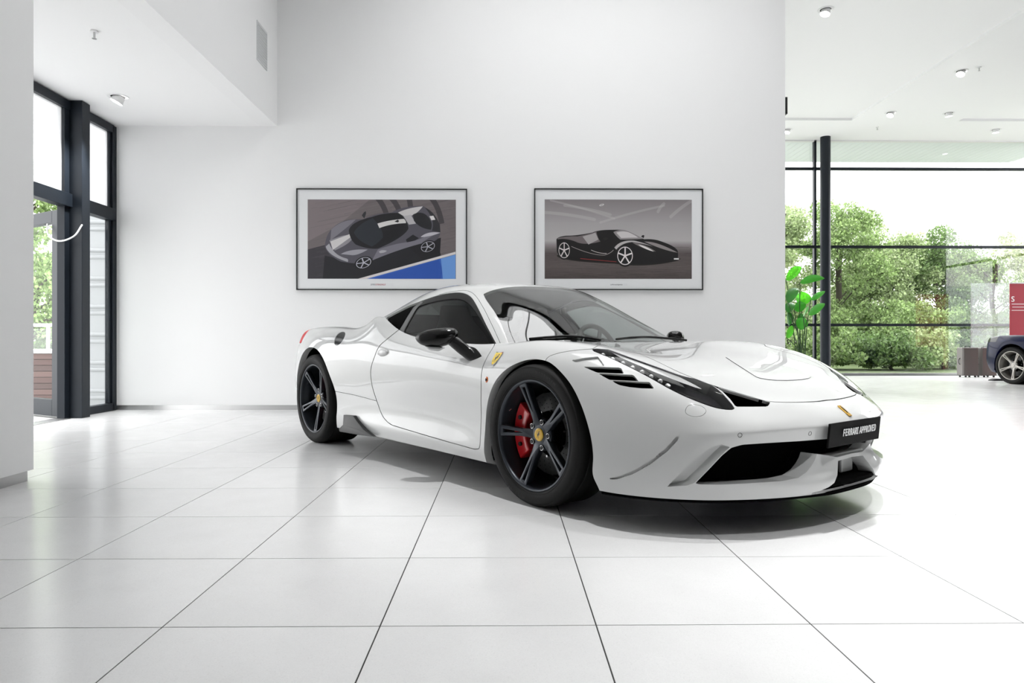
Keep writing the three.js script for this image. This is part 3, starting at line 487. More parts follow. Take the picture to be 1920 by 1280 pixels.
function spokeGeometry(split2) {
  const sh = new THREE.Shape(), hw = (r) => (r < .13 ? .0205 - .0045 * (r - .045) / .085 : .016 + .009 * (r - .13) / .122);
  const rs = [.045, .07, .10, .13, .16, .20, .235, .252]; sh.moveTo(hw(rs[0]), rs[0]); for (const r of rs.slice(1)) sh.lineTo(hw(r), r); for (const r of rs.slice().reverse()) sh.lineTo(-hw(r), r);
  if (split2) { const h = new THREE.Path(); h.moveTo(.0025, .112); for (const [r, w] of [[.13, .0042], [.18, .0075], [.22, .0105], [.240, .0118]]) h.lineTo(w, r); for (const [r, w] of [[.240, .0118], [.22, .0105], [.18, .0075], [.13, .0042], [.112, .0025]]) h.lineTo(-w, r); sh.holes.push(h); }
  const g = new THREE.ExtrudeGeometry(sh, { depth: .026, bevelEnabled: true, bevelThickness: .005, bevelSize: .0028, bevelSegments: 3, steps: 1, curveSegments: 4 });
  const p = g.attributes.position; for (let i = 0; i < p.count; i++) { const r = Math.hypot(p.getX(i), p.getY(i)), t = Math.max(0, (r - .05) / .2); p.setZ(i, p.getZ(i) - .036 + -.044 + .039 * Math.pow(t, 1.15) + .005 - .25 * Math.abs(p.getX(i)) * (r < .12 ? .6 : .2)); }
  g.computeVertexNormals(); return toCreasedNormals(g, 0.6);
}
function buildWheel(M, W, { R, wide, turn, caliper, lettering }) {
  const part = (name, geo, mat, parent = W, label) => { const m = mesh(name, geo, mat, parent); if (label) m.userData.label = label; return m; };
  const w = wide, tyre = part('tyre', lathe([[.262, -.006], [.268, .001], [.274, .0045], [.284, .0095], [.298, .0115], [.312, .0105], [.322, .0065], [.3235, .0035], [.330, .001], [R - .006, -.007], [R - .002, -.016], [R, -.03], [R, -.055], [R - .006, -.0555], [R - .006, -.063], [R, -.0635], [R, -w / 2 - .004], [R - .006, -w / 2 - .0035], [R - .006, -w / 2 + .0045], [R, -w / 2 + .005], [R, -w + .02], [R - .012, -w + .002], [.31, -w - .004], [.262, -w + .01]].map(([r, z]) => [r, z]), 96), M.rubber);
  for (const r of [.278, .326]) { const g = new THREE.TorusGeometry(r, .0012, 6, 96); g.translate(0, 0, r < .3 ? .0075 : .0035); part('sidewall_bead', g, M.rubber, tyre); }
  if (lettering) for (const base of [-.95, 2.2]) for (const [ch, i] of [...'MICHELIN'].map((c, k) => [c, k])) {
    const g = new TextGeometry(ch, { font: lettering, size: .017, depth: .0015, curveSegments: 3 }); g.computeBoundingBox(); g.translate(-(g.boundingBox.max.x + g.boundingBox.min.x) / 2, 0, 0);
    const a = base + i * .062 - .2; g.translate(0, -.3125, .0098); g.rotateZ(a + Math.PI / 2 - Math.PI / 2 + .55); part('tyre_letter', g, M.letter, tyre);
  }
  const rim = part('rim', lathe([[.2645, -.009], [.2675, -.004], [.2665, .001], [.2625, .0022], [.257, .0005], [.2525, -.006], [.2505, -.016], [.248, -.035], [.241, -.055], [.238, -.08], [.236, -w * .7], [.25, -w + .02], [.262, -w + .012]], 96), M.rim);
  const spoke = spokeGeometry(true);
  for (let k = 0; k < 5; k++) { const g = spoke.clone(); g.rotateZ(turn + k * 2 * Math.PI / 5 - Math.PI / 2); part('spoke', g, M.rim, rim); }
  part('hub', lathe([[0, -.046], [.034, -.046], [.046, -.047], [.072, -.051], [.079, -.057], [.080, -.075], [.06, -.10], [0, -.10]], 48), M.rim, rim);
  const cap = part('centre_cap', lathe([[0, -.0395], [.022, -.0398], [.030, -.0415], [.0315, -.044], [.0315, -.047], [0, -.047]], 40), M.capYellow, rim, 'yellow centre cap with a black horse');
  const hg = new THREE.CircleGeometry(.026, 32); hg.translate(0, 0, -.0390); part('cap_emblem', hg, M.capHorse, rim);
  for (let k = 0; k < 5; k++) {
    const a = turn + Math.PI / 5 + k * 2 * Math.PI / 5, x = .064 * Math.cos(a), y = .064 * Math.sin(a);
    const b = new THREE.CylinderGeometry(.0095, .0095, .022, 6); b.rotateX(Math.PI / 2); b.translate(x, y, -.050); const bolt = part('wheel_bolt', b, M.rimDark, rim);
    const r = new THREE.TorusGeometry(.0112, .0022, 8, 24); r.translate(x, y, -.044); part('bolt_ring', r, M.steel, rim);
  }
  const vz = new THREE.CylinderGeometry(.004, .004, .022, 8); vz.rotateX(Math.PI / 2); vz.rotateX(.5); vz.translate(-.222, .105, -.045); part('tyre_valve', vz, M.steel, rim);
  const disc = part('brake_disc', lathe([[.105, -.118], [.199, -.118], [.199, -.150], [.105, -.150], [.105, -.118]], 72), M.disc);
  part('disc_bell', lathe([[0, -.10], [.085, -.10], [.104, -.108], [.112, -.119], [.112, -.15]], 48), M.black, disc);
  const holes = []; for (let k = 0; k < 26; k++) for (let j = 0; j < 4; j++) { const a = k * 2 * Math.PI / 26 + j * .06, r = .128 + j * .018, c = new THREE.CircleGeometry(.0028, 6); c.translate(r * Math.cos(a), r * Math.sin(a), -.1176); holes.push(c); }
  const hl = part('drill_holes', join(holes), M.black, disc); hl.userData.kind = 'stuff';
  for (let k = 0; k < 10; k++) { const a = k * Math.PI / 5 + .2, b = new THREE.CylinderGeometry(.006, .006, .012, 8); b.rotateX(Math.PI / 2); b.translate(.112 * Math.cos(a), .112 * Math.sin(a), -.112); part('disc_bolt', b, M.steel, disc); }
  const cs = new THREE.Shape(), A0 = caliper - .62, A1 = caliper + .62; cs.absarc(0, 0, .224, A0, A1, false); cs.absarc(0, 0, .152, A1, A0, true);
  const cg = new THREE.ExtrudeGeometry(cs, { depth: .09, bevelEnabled: true, bevelThickness: .008, bevelSize: .008, bevelSegments: 3, curveSegments: 24 }); cg.translate(0, 0, -.175); const cal = part('brake_caliper', cg, M.caliper, W, 'red brake caliper');
  for (const da of [-.36, .36]) { const b = new THREE.CylinderGeometry(.011, .011, .012, 16); b.rotateX(Math.PI / 2); b.translate(.19 * Math.cos(caliper + da), .19 * Math.sin(caliper + da), -.074); part('caliper_bolt', b, M.rimDark, cal); }
  part('wheel_back', lathe([[0, -.2], [.236, -.2]], 32), M.black);
}
function fitOut(M, car, surf, opt) {
  const part = (name, geo, mat, parent = car, label) => { const m = mesh(name, geo, mat, parent); if (label) m.userData.label = label; return m; };
  // wheels
  const protoF = new THREE.Group(), protoR = new THREE.Group();
  buildWheel(M, protoF, { R: .340, wide: .245, turn: Math.PI, caliper: Math.PI, lettering: opt.font }); buildWheel(M, protoR, { R: .344, wide: .30, turn: 59 * Math.PI / 180, caliper: 0, lettering: opt.font });
  for (const [p, x, y, name] of [[protoF, 0, .340, 'front_wheel'], [protoR, -2.65, .344, 'rear_wheel']]) for (const m of [1, -1]) { const w = m > 0 ? p : p.clone(); w.name = name; w.position.set(x, y, .94 * m); if (m < 0) w.rotation.y = Math.PI; car.add(w); }
  // wheel-house liners
  for (const arch of [ARCH_FRONT, ARCH_REAR]) for (const m of [1, -1]) {
    const line = archOf(arch).filter(([x, y]) => y > (x < -2.65 ? .24 : .16)), pos = [], idx = []; const cx = arch === ARCH_FRONT ? .02 : -2.63;
    for (const [x, y] of line) { pos.push(x, y, .915 * m, cx + (x - cx) * 1.02, y + .006, .80 * m, cx + (x - cx) * 1.02, y + .006, .48 * m); }
    for (let i = 0; i + 1 < line.length; i++) for (const k of [0, 1]) { const a = i * 3 + k; idx.push(a, a + 1, a + 3, a + 1, a + 4, a + 3); }
    const g = new THREE.BufferGeometry(); g.setAttribute('position', new THREE.Float32BufferAttribute(pos, 3)); g.setIndex(idx); g.computeVertexNormals(); part('arch_liner', g, M.black);
    const s = new THREE.Shape(line.map(([x, y]) => new THREE.Vector2(x, Math.max(.12, y)))), sg = new THREE.ShapeGeometry(s); sg.translate(0, 0, .48 * m); part('arch_wall', sg, M.black);
  }
  // underbody
  const ub = [[-3.34, 0], [-3.32, .5], [-3.15, .7], [-3.1, .64], [-2.2, .64], [-2.16, .87], [-.44, .87], [-.40, .62], [.45, .62], [.47, .84], [.6, .80], [.72, .73], [.84, .62], [.94, .45], [1.0, .2], [1.02, 0]];
  const us = new THREE.Shape([...ub.map(([x, z]) => new THREE.Vector2(x, z)), ...ub.slice(1, -1).reverse().map(([x, z]) => new THREE.Vector2(x, -z))]), ug = new THREE.ExtrudeGeometry(us, { depth: .02, bevelEnabled: false }); ug.rotateX(Math.PI / 2); ug.translate(0, .172, 0); part('underbody', ug, M.trimBlack);
  // front splitter
  const spl = [[.45, .925], [.60, .872], [.73, .795], [.855, .67], [.96, .485], [1.02, .32], [1.058, .18], [1.068, 0]];
  const full = [...spl, ...spl.slice(0, -1).reverse().map(([x, z]) => [x, -z])], crv = new THREE.CatmullRomCurve3(full.map(([x, z]) => new THREE.Vector3(x, z, 0))).getPoints(80);
  const ss = new THREE.Shape([...crv.map((p) => new THREE.Vector2(p.x, p.y)), new THREE.Vector2(.44, -.6), new THREE.Vector2(.44, .6)]), sg = new THREE.ExtrudeGeometry(ss, { depth: .010, bevelEnabled: true, bevelThickness: .003, bevelSize: .003, bevelSegments: 2 }); sg.rotateX(Math.PI / 2); sg.translate(0, .149, 0); part('front_splitter', sg, M.black, car, 'black front splitter under the bumper');
  const vs = new THREE.Shape([[1.085, 0], [1.08, .13], [1.06, .24], [1.0, .34], [.95, .40], [.9, .3], [.9, 0]].map(([x, z]) => new THREE.Vector2(x, z)).concat([[.9, -.3], [.95, -.40], [1.0, -.34], [1.06, -.24], [1.08, -.13]].map(([x, z]) => new THREE.Vector2(x, z)))), vg = new THREE.ExtrudeGeometry(vs, { depth: .012, bevelEnabled: true, bevelThickness: .003, bevelSize: .003, bevelSegments: 2 }); vg.rotateX(Math.PI / 2); vg.translate(0, .19, 0); part('splitter_blade', vg, M.black);
  for (const m of [1, -1]) part('duct_flap', rbox(.985, 1.005, .195, .285, Math.min(.04 * m, .145 * m), Math.max(.04 * m, .145 * m), .008), M.paint);
  const bridge = loft([.15, .08, 0, -.08, -.15].map((z) => [[1.012, .290, z], [0, .010, 0], [.036, .004, 0]]), 20); part('bumper_bridge', bridge, M.paint);
  // number plate with the dealer's words
  if (opt.plate) {
    const pg = new RoundedBoxGeometry(.465, .103, .010, 3, .003); pg.rotateY(Math.PI / 2); const pp = pg.attributes.position; for (let i = 0; i < pp.count; i++) pp.setX(i, pp.getX(i) + 1.092 - .12 * pp.getZ(i) ** 2 - .1 * (.05 - pp.getY(i)) ); pg.translate(0, .3935, 0); pg.computeVertexNormals();
    const pl = part('number_plate', pg, M.plateBlack, car, 'black dealer plate with white lettering');
    const words = 'FERRARI APPROVED', size = .031; let z = .128; const kern = { I: .010, ' ': .010, F: .0165, E: .017, R: .0185, A: .0185, P: .0175, O: .020, V: .018, D: .019 };
    for (const ch of words) { if (ch !== ' ') { const g = new TextGeometry(ch, { font: opt.font, size, depth: .001, curveSegments: 4 }); g.scale(.80, 1, 1); g.rotateY(Math.PI / 2); const q = g.attributes.position; const y0 = .384; g.translate(0, y0, z); for (let i = 0; i < q.count; i++) q.setX(i, q.getX(i) + 1.0975 - .12 * q.getZ(i) ** 2 - .1 * (.05 - (q.getY(i) - .3935))); part('plate_letter', g, M.white, pl); } z -= kern[ch] * 1.13; }
  }
  // nose badge
  const nb = rbox(-.034, .034, -.002, .002, -.013, .013, .0015); nb.rotateZ(-.66); nb.translate(1.037, .4815, 0); part('nose_badge', nb, M.gold, car, 'small gold badge on the nose');
  const nh = rbox(-.022, .014, .002, .0028, -.004, .004, .0004); nh.rotateZ(-.66); nh.translate(1.037, .4815, 0); part('nose_badge_mark', nh, M.blackGloss);
  // parking sensors, side repeater, shield, door handle
  const ring = (s, u, v, r, t, mat, name, label) => { const h = surfacePoint(s, u, v); if (!h) return; for (const m of [1, -1]) { const n = new THREE.Vector3(h.n[0], h.n[1], h.n[2] * m), g = new THREE.TorusGeometry(r, t, 8, 28); g.applyQuaternion(new THREE.Quaternion().setFromUnitVectors(new THREE.Vector3(0, 0, 1), n)); g.translate(h.p[0], h.p[1], h.p[2] * m); part(name, g, mat, car, label); } };
  ring(surf.nose, 1120 + 885 / 3.31, 740 + 250 / 3.31, .0085, .0009, M.trimBlack, 'parking_sensor'); ring(surf.nose, 1120 + 1320 / 3.31, 740 + 240 / 3.31, .0085, .0009, M.trimBlack, 'parking_sensor');
  const on = (s, u, v) => surfacePoint(s, u, v);
  const mark = on(surf.wing, 912.6, 711.7); if (mark) for (const m of [1, -1]) { const g = new THREE.SphereGeometry(1, 20, 12); g.scale(.013, .016, .006); g.translate(mark.p[0], mark.p[1], (mark.p[2] - .001) * m); const l = part('side_repeater', g, M.amber, car, 'small amber side lamp'); const g2 = new THREE.SphereGeometry(1, 12, 8); g2.scale(.006, .008, .004); g2.translate(mark.p[0], mark.p[1], (mark.p[2] + .004) * m); part('lamp_core', g2, M.blackGloss, l); }
  const sh = on(surf.wing, 931, 672); if (sh) for (const m of [1, -1]) {
    const s = shieldShape(), g = new THREE.ExtrudeGeometry(s, { depth: .002, bevelEnabled: true, bevelThickness: .0008, bevelSize: .0008, bevelSegments: 1, curveSegments: 8 }), f = new THREE.ShapeGeometry(s, 10);
    const n = new THREE.Vector3(sh.n[0], sh.n[1], sh.n[2] * m), up = new THREE.Vector3(.0, 1, 0).addScaledVector(n, -n.y).normalize(), rt = new THREE.Vector3().crossVectors(up, n), mat = new THREE.Matrix4().makeBasis(rt, up, n).setPosition(sh.p[0] + n.x * .001, sh.p[1] + n.y * .001, (sh.p[2]) * m + n.z * .001);
    const uv = f.attributes.uv, q = f.attributes.position; for (let i = 0; i < uv.count; i++) uv.setXY(i, q.getX(i) / .072 + .5, q.getY(i) / .090 + .5); f.scale(.95, .95, 1); f.translate(0, 0, .0032);
    g.applyMatrix4(mat); f.applyMatrix4(mat); const e = part('shield_badge', g, M.steel, car, 'yellow shield badge with a black horse'); part('shield_face', f, M.shield, e);
  }
  const hd = on(surf.door, 718, 661); if (hd) for (const m of [1, -1]) { const g = new THREE.SphereGeometry(1, 28, 18); g.scale(.068, .026, .016); g.rotateZ(.05); g.translate(hd.p[0], hd.p[1], (hd.p[2] + .001) * m); part('door_handle', g, M.paint); }
  // mirrors
  for (const m of [1, -1]) {
    const L = (list) => loft(list.map((s) => s.map((p, i) => (i ? [p[0], p[1], p[2] * m] : [p[0] - .05 * Math.min(1, Math.max(0, (p[2] - .9) / .06)), p[1], (p[2] - .032 * Math.min(1, Math.max(0, (p[2] - .9) / .06))) * m]))), 24, 8);
    const arm = part('door_mirror', L([[[-.505, .706, .905], [.02, .030, .0], [.052, -.036, .0]], [[-.53, .730, .945], [.02, .030, 0], [.050, -.034, 0]], [[-.563, .764, .975], [.02, .032, 0], [.045, -.032, 0]], [[-.60, .792, .995], [.012, .034, 0], [.042, -.02, .01]], [[-.625, .808, 1.01], [.0, .036, 0], [.04, 0, .02]]]), M.carbon, car, 'glossy black carbon wing mirror');
    part('mirror_housing', L([[[-.59, .832, .965], [0, .012, 0], [.016, 0, .01]], [[-.598, .826, .985], [0, .036, 0], [.042, 0, .025]], [[-.625, .815, 1.02], [0, .050, 0], [.055, 0, .03]], [[-.655, .808, 1.06], [0, .053, 0], [.058, 0, .032]], [[-.685, .805, 1.10], [0, .047, 0], [.052, 0, .03]], [[-.71, .805, 1.13], [0, .034, 0], [.036, 0, .022]], [[-.722, .806, 1.147], [0, .018, 0], [.018, 0, .01]], [[-.727, .807, 1.154], [0, .005, 0], [.005, 0, .003]]]), M.carbon, arm);
    part('mirror_base', L([[[-.65, .752, 1.02], [0, .004, 0], [.02, 0, .02]], [[-.66, .748, 1.05], [0, .014, 0], [.045, 0, .03]], [[-.675, .752, 1.09], [0, .012, 0], [.04, 0, .03]], [[-.69, .760, 1.115], [0, .004, 0], [.015, 0, .01]]]), M.paint, arm);
  }
  // carbon winglets ahead of the rear wheels
  for (const m of [1, -1]) {
    const line = [[-2.03, .268], [-1.89, .273], [-1.82, .241], [-1.72, .196], [-1.60, .163], [-1.80, .158], [-2.02, .158], [-2.03, .172], [-1.995, .205]];
    const g = new THREE.ExtrudeGeometry(new THREE.Shape(line.map(([x, y]) => new THREE.Vector2(x, y))), { depth: .02, bevelEnabled: true, bevelThickness: .003, bevelSize: .003, bevelSegments: 2 }), p = g.attributes.position;
    for (let i = 0; i < p.count; i++) { const t = Math.max(0, (-1.6 - p.getX(i)) / .43); p.setZ(i, (p.getZ(i) + .938 + .045 * t - .09 * t * Math.max(0, p.getY(i) - .17) / .1 * .4) * m); } g.computeVertexNormals(); part('sill_winglet', toCreasedNormals(g, .5), M.finCarbon, car, 'carbon fin on the sill');
  }
  // wipers and cowl
  for (const line of [at('B', [[510, 531], [680, 516], [860, 508], [1000, 520], [1120, 540]]), at('B', [[1255, 533], [1400, 515], [1540, 511], [1700, 522], [1860, 538]])]) {
    const pts = line.map(([u, v], i) => { const h = on(surf.screen, u, v + 1.5); return h ? [h.p[0] + h.n[0] * .009, h.p[1] + h.n[1] * .009, h.p[2]] : carRay(u, v, { z: .25 - i * .15 }); }); part('wiper', tube(pts, .007, 30, 6), M.trimBlack);
  }
  // cabin
  const dash = loft([[[-.46, .60, .70], [0, .10, 0], [.13, 0, 0]], [[-.45, .63, .45], [0, .12, 0], [.17, 0, 0]], [[-.45, .64, 0], [0, .12, 0], [.18, 0, 0]], [[-.46, .66, -.38], [0, .135, 0], [.17, 0, 0]], [[-.46, .60, -.70], [0, .10, 0], [.13, 0, 0]]], 20); part('dashboard', dash, M.cabin);
  part('cabin_floor', box(-1.75, -.35, .18, .24, -.75, .75), M.cabin); part('bulkhead', box(-1.80, -1.74, .18, .98, -.60, .60), M.cabin);
  for (const m of [1, -1]) part('door_card', rbox(-1.55, -.45, .25, .72, m > 0 ? .76 : -.82, m > 0 ? .82 : -.76, .02), M.cabin);
  const whl = new THREE.TorusGeometry(.168, .017, 12, 48), wq = new THREE.Matrix4().makeRotationY(Math.PI / 2).premultiply(new THREE.Matrix4().makeRotationZ(.42)); whl.applyMatrix4(wq); whl.translate(-.84, .742, -.36); const sw = part('steering_wheel', whl, M.cabinSoft);
  const hub = new THREE.CylinderGeometry(.055, .06, .05, 24); hub.rotateZ(Math.PI / 2 + .42); hub.translate(-.825, .74, -.36); part('wheel_hub', hub, M.cabinSoft, sw); for (const a of [0, 2.1, 4.2]) { const s = rbox(-.008, .008, -.015, .015, .04, .165, .005); s.rotateX(a); s.applyMatrix4(new THREE.Matrix4().makeRotationZ(.42)); s.translate(-.84, .742, -.36); part('wheel_spoke', s, M.cabinSoft, sw); }
  for (const m of [1, -1]) {
    const st = part('seat', loft([[[-.85, .38, .37 * m], [0, .05, 0], [0, 0, .22]], [[-1.1, .36, .37 * m], [0, .06, 0], [0, 0, .25]], [[-1.32, .34, .37 * m], [0, .06, 0], [0, 0, .25]]], 20), M.cabinSoft);
    part('backrest', loft([[[-1.28, .36, .37 * m], [.06, .03, 0], [0, 0, .25]], [[-1.38, .62, .37 * m], [.06, .02, 0], [0, 0, .26]], [[-1.46, .82, .37 * m], [.05, .02, 0], [0, 0, .22]], [[-1.50, .93, .37 * m], [.05, .01, 0], [0, 0, .14]], [[-1.525, 1.03, .37 * m], [.04, .01, 0], [0, 0, .11]]], 20), M.cabinSoft, st);
  }
}
function shieldShape() { const s = new THREE.Shape(); s.moveTo(-.031, .040); s.quadraticCurveTo(0, .036, .031, .040); s.quadraticCurveTo(.033, .0, .021, -.022); s.quadraticCurveTo(.012, -.037, 0, -.043); s.quadraticCurveTo(-.012, -.037, -.021, -.022); s.quadraticCurveTo(-.033, .0, -.031, .040); return s; }
// a rearing horse in a canvas, drawn with plain curves
function horse(c, cx, cy, s) {
  c.save(); c.translate(cx, cy); c.scale(s, s); c.fillStyle = '#0b0b0b'; c.strokeStyle = '#0b0b0b'; c.lineCap = 'round'; c.lineJoin = 'round';
  c.beginPath(); c.moveTo(-4, 26); c.bezierCurveTo(-2, 16, -12, 12, -10, 2); c.bezierCurveTo(-8, -8, 2, -10, 4, -22); c.bezierCurveTo(5, -30, 12, -36, 18, -34); c.lineTo(26, -27); c.lineTo(22, -23); c.lineTo(15, -25); c.bezierCurveTo(14, -16, 18, -10, 14, -2); c.bezierCurveTo(12, 6, 4, 8, 6, 16); c.lineTo(2, 26); c.closePath(); c.fill();
  c.lineWidth = 4.2; for (const l of [[[12, -8], [24, -12], [28, -4]], [[12, -4], [20, 2], [17, 9]], [[-6, 8], [-16, 18], [-12, 30], [-18, 38]], [[2, 22], [8, 32], [2, 42]]]) { c.beginPath(); l.forEach(([x, y], i) => (i ? c.lineTo(x, y) : c.moveTo(x, y))); c.stroke(); }
  c.lineWidth = 3.4; c.beginPath(); c.moveTo(-9, 4); c.bezierCurveTo(-20, 2, -22, -12, -14, -20); c.bezierCurveTo(-12, -24, -16, -28, -20, -28); c.stroke(); c.restore();
}
function canvasTexture(w, h, draw) { const cv = document.createElement('canvas'); cv.width = w; cv.height = h; draw(cv.getContext('2d'), w, h); const t = new THREE.CanvasTexture(cv); t.colorSpace = THREE.SRGBColorSpace; t.magFilter = THREE.LinearFilter; return t; }
function carMaterials(colour = lin(.56, .566, .562), rimColour = lin(.024, .029, .038), gloss = 1) {
  return {
    paint: phys({ name: 'car_paint', color: colour, roughness: .4, clearcoat: gloss, clearcoatRoughness: .015, ior: gloss < .5 ? 1.18 : 1.4 }),
    black: phys({ color: lin(.0015), roughness: 1, specularIntensity: .1 }), blackGloss: phys({ color: lin(.003), roughness: .12, ior: 1.36 }), trimBlack: phys({ color: lin(.005), roughness: .45, ior: 1.35 }),
    lampDark: phys({ color: lin(.012, .011, .014), roughness: .3, ior: 1.4 }), lensGlass: phys({ color: lin(.9), transmission: 1, roughness: 0, ior: 1.3 }), led: phys({ color: lin(.9), roughness: .08, metalness: .6, clearcoat: 1 }),
    screenGlass: phys({ color: lin(.80, .84, .82), transmission: 1, roughness: 0, ior: 2.1 }), sideGlass: phys({ color: lin(.30, .34, .33), transmission: 1, roughness: 0, ior: 1.25 }), strip: std({ color: lin(.09), roughness: .25 }),
    redLamp: phys({ color: lin(.52, .006, .012), roughness: .45, specularIntensity: .25 }), carbon: phys({ color: lin(.006), roughness: .12, ior: 1.42 }),
    rubber: phys({ color: lin(.0055, .0052, .005), roughness: .7, ior: 1.36 }), letter: phys({ color: lin(.014), roughness: .6, ior: 1.36 }), rim: phys({ color: rimColour, roughness: .38, metalness: .55, clearcoat: .25, clearcoatRoughness: .3 }), rimDark: std({ color: lin(.02), roughness: .4, metalness: .4 }),
    steel: std({ color: lin(.7), roughness: .2, metalness: 1 }), disc: std({ color: lin(.05), roughness: .45, metalness: .6 }), caliper: phys({ color: lin(.62, .012, .02), roughness: .3, clearcoat: 1, clearcoatRoughness: .08 }),
    capYellow: phys({ color: lin(.72, .45, .02), roughness: .35, clearcoat: 1 }), gold: std({ color: lin(.62, .36, .05), roughness: .3, metalness: .7 }), amber: phys({ color: lin(.6, .13, .02), roughness: .15, clearcoat: 1 }),
    plateBlack: phys({ color: lin(.003), roughness: .6, ior: 1.2 }), finCarbon: phys({ color: lin(.012), roughness: .35, ior: 1.3 }), white: std({ color: lin(.8), roughness: .5 }), cabin: std({ color: lin(.008), roughness: .75 }), cabinSoft: std({ color: lin(.012), roughness: .6 }),
    capHorse: phys({ map: canvasTexture(256, 256, (c) => { c.fillStyle = '#e3b417'; c.fillRect(0, 0, 256, 256); horse(c, 128, 120, 2.3); }), roughness: .35, clearcoat: 1 }),
    shield: phys({ map: canvasTexture(256, 320, (c) => { c.fillStyle = '#e8c51c'; c.fillRect(0, 0, 256, 320); c.fillStyle = '#1f7a3c'; c.fillRect(0, 14, 85, 18); c.fillStyle = '#f2f2f2'; c.fillRect(85, 14, 86, 18); c.fillStyle = '#c01522'; c.fillRect(171, 14, 85, 18); horse(c, 132, 150, 2.5); c.fillStyle = '#111'; c.font = 'bold italic 40px serif'; c.fillText('S', 52, 236); c.fillText('F', 178, 236); }), roughness: .3, clearcoat: 1 }),
  };
}
const font = await new FontLoader().loadAsync('fonts/droid/droid_sans_bold.typeface.json');
const M = carMaterials();
const car = thing('sports_car', 'white two-seat sports coupe parked on the tiled showroom floor', 'car', [CAR_X, 0, CAR_Z], -HEADING);
const surf=buildSportsCar(M,car,{fit:true,fitTop:true});
fitOut(M,car,surf,{font,plate:true});
// ---------------------------------------------------------------- entrance door, standing open outwards
{
  const d = new THREE.Group(); d.name = 'door_1'; d.userData = { kind: 'structure', label: 'dark framed glass entrance door standing open' }; scene.add(d);
  d.position.set(-4.535, 0, -7.095); d.rotation.y = Math.PI - .55;                                  // local x runs from the hinge to the free edge
  const P = (n, b, m = S.frame) => struct(n, rbox(...b, .004, 1), m, null, d), L = .95, t = .035, top = 2.135;
  P('stile', [0, .115, .02, top, -t, t]); P('stile', [L - .115, L, .02, top, -t, t]); P('top_rail', [.115, L - .115, top - .125, top, -t, t]); P('bottom_rail', [.115, L - .115, .02, .19, -t, t]);
  struct('door_glass', box(.115, L - .115, .19, top - .125, -.006, .006), S.doorGlass, null, d);
  for (const y of [.35, 1.42, 1.95]) { const h = new THREE.CylinderGeometry(.014, .014, .11, 12); h.translate(-.02, y, .02); struct('hinge', h, S.metal, null, d); }
  const c = new THREE.CatmullRomCurve3([[-4.70, 1.995, -7.13], [-4.64, 1.87, -7.06], [-4.47, 1.80, -6.98], [-4.35, 1.85, -7.0], [-4.325, 1.985, -7.10]].map((p) => new THREE.Vector3(...p)));
  const cable = mesh('door_cable', new THREE.TubeGeometry(c, 40, .008, 8), S.white); tag(cable, 'white cable loop hanging between open glass door and post', 'cable');
}
// ---------------------------------------------------------------- framed car prints
function print(label, x0, x1, y0, y1, inner, draw) {
  const g = thing('framed_print', label, 'picture', [(x0 + x1) / 2, y0, ROOM.back], 0), w = x1 - x0, h = y1 - y0, D = .035, f = .012;
  const P = (n, b, m) => mesh(n, box(...b), m, g);
  P('frame_bar', [-w / 2, w / 2, 0, f, 0, D], S.frameBlack); P('frame_bar', [-w / 2, w / 2, h - f, h, 0, D], S.frameBlack); P('frame_bar', [-w / 2, -w / 2 + f, f, h - f, 0, D], S.frameBlack); P('frame_bar', [w / 2 - f, w / 2, f, h - f, 0, D], S.frameBlack);
  P('backing_board', [-w / 2 + f, w / 2 - f, f, h - f, 0.004, .022], std({ color: lin(.80, .81, .82), roughness: .35 }));
  const [a0, a1, b0, b1] = inner, pg = new THREE.PlaneGeometry(a1 - a0, b1 - b0); pg.translate((a0 + a1) / 2 - (x0 + x1) / 2, (b0 + b1) / 2 - y0, .0235);
  mesh('photo_print', pg, std({ map: canvasTexture(1480, 792, draw), roughness: .5 }), g);
  return g;
}
function blur(c, w, h, n, seed, colour) { const r = rng(seed); for (let i = 0; i < n; i++) { const x = r() * w, y = r() * h, l = 60 + r() * 500; c.strokeStyle = colour(r()); c.lineWidth = 1 + r() * 7; c.beginPath(); c.moveTo(x, y); c.lineTo(x + l, y - l * .22); c.stroke(); } }
const path = (c, pts, fill) => { c.beginPath(); pts.forEach((p, i) => (i === 0 ? c.moveTo(...p) : p.length === 2 ? c.lineTo(...p) : p.length === 4 ? c.quadraticCurveTo(...p) : c.bezierCurveTo(...p))); c.closePath(); if (fill) { c.fillStyle = fill; c.fill(); } };
function wheelPic(c, x, y, rx, ry, tilt, rim, tyre, n = 5) { c.save(); c.translate(x, y); c.rotate(tilt); c.scale(rx, ry); c.fillStyle = tyre; c.beginPath(); c.arc(0, 0, 1.2, 0, 7); c.fill(); c.fillStyle = '#0c0c0e'; c.beginPath(); c.arc(0, 0, 1, 0, 7); c.fill(); c.strokeStyle = rim; c.lineWidth = .1; c.beginPath(); c.arc(0, 0, .95, 0, 7); c.stroke(); c.lineWidth = .17; for (let k = 0; k < n; k++) { const a = k * 2 * Math.PI / n - .3; c.beginPath(); c.moveTo(0, 0); c.lineTo(.9 * Math.cos(a), .9 * Math.sin(a)); c.stroke(); } c.restore(); }
const p1 = [onPlane(557, 354, { Z: ROOM.back }), onPlane(876, 544, { Z: ROOM.back }), onPlane(578, 374.5, { Z: ROOM.back }), onPlane(855, 523, { Z: ROOM.back })];
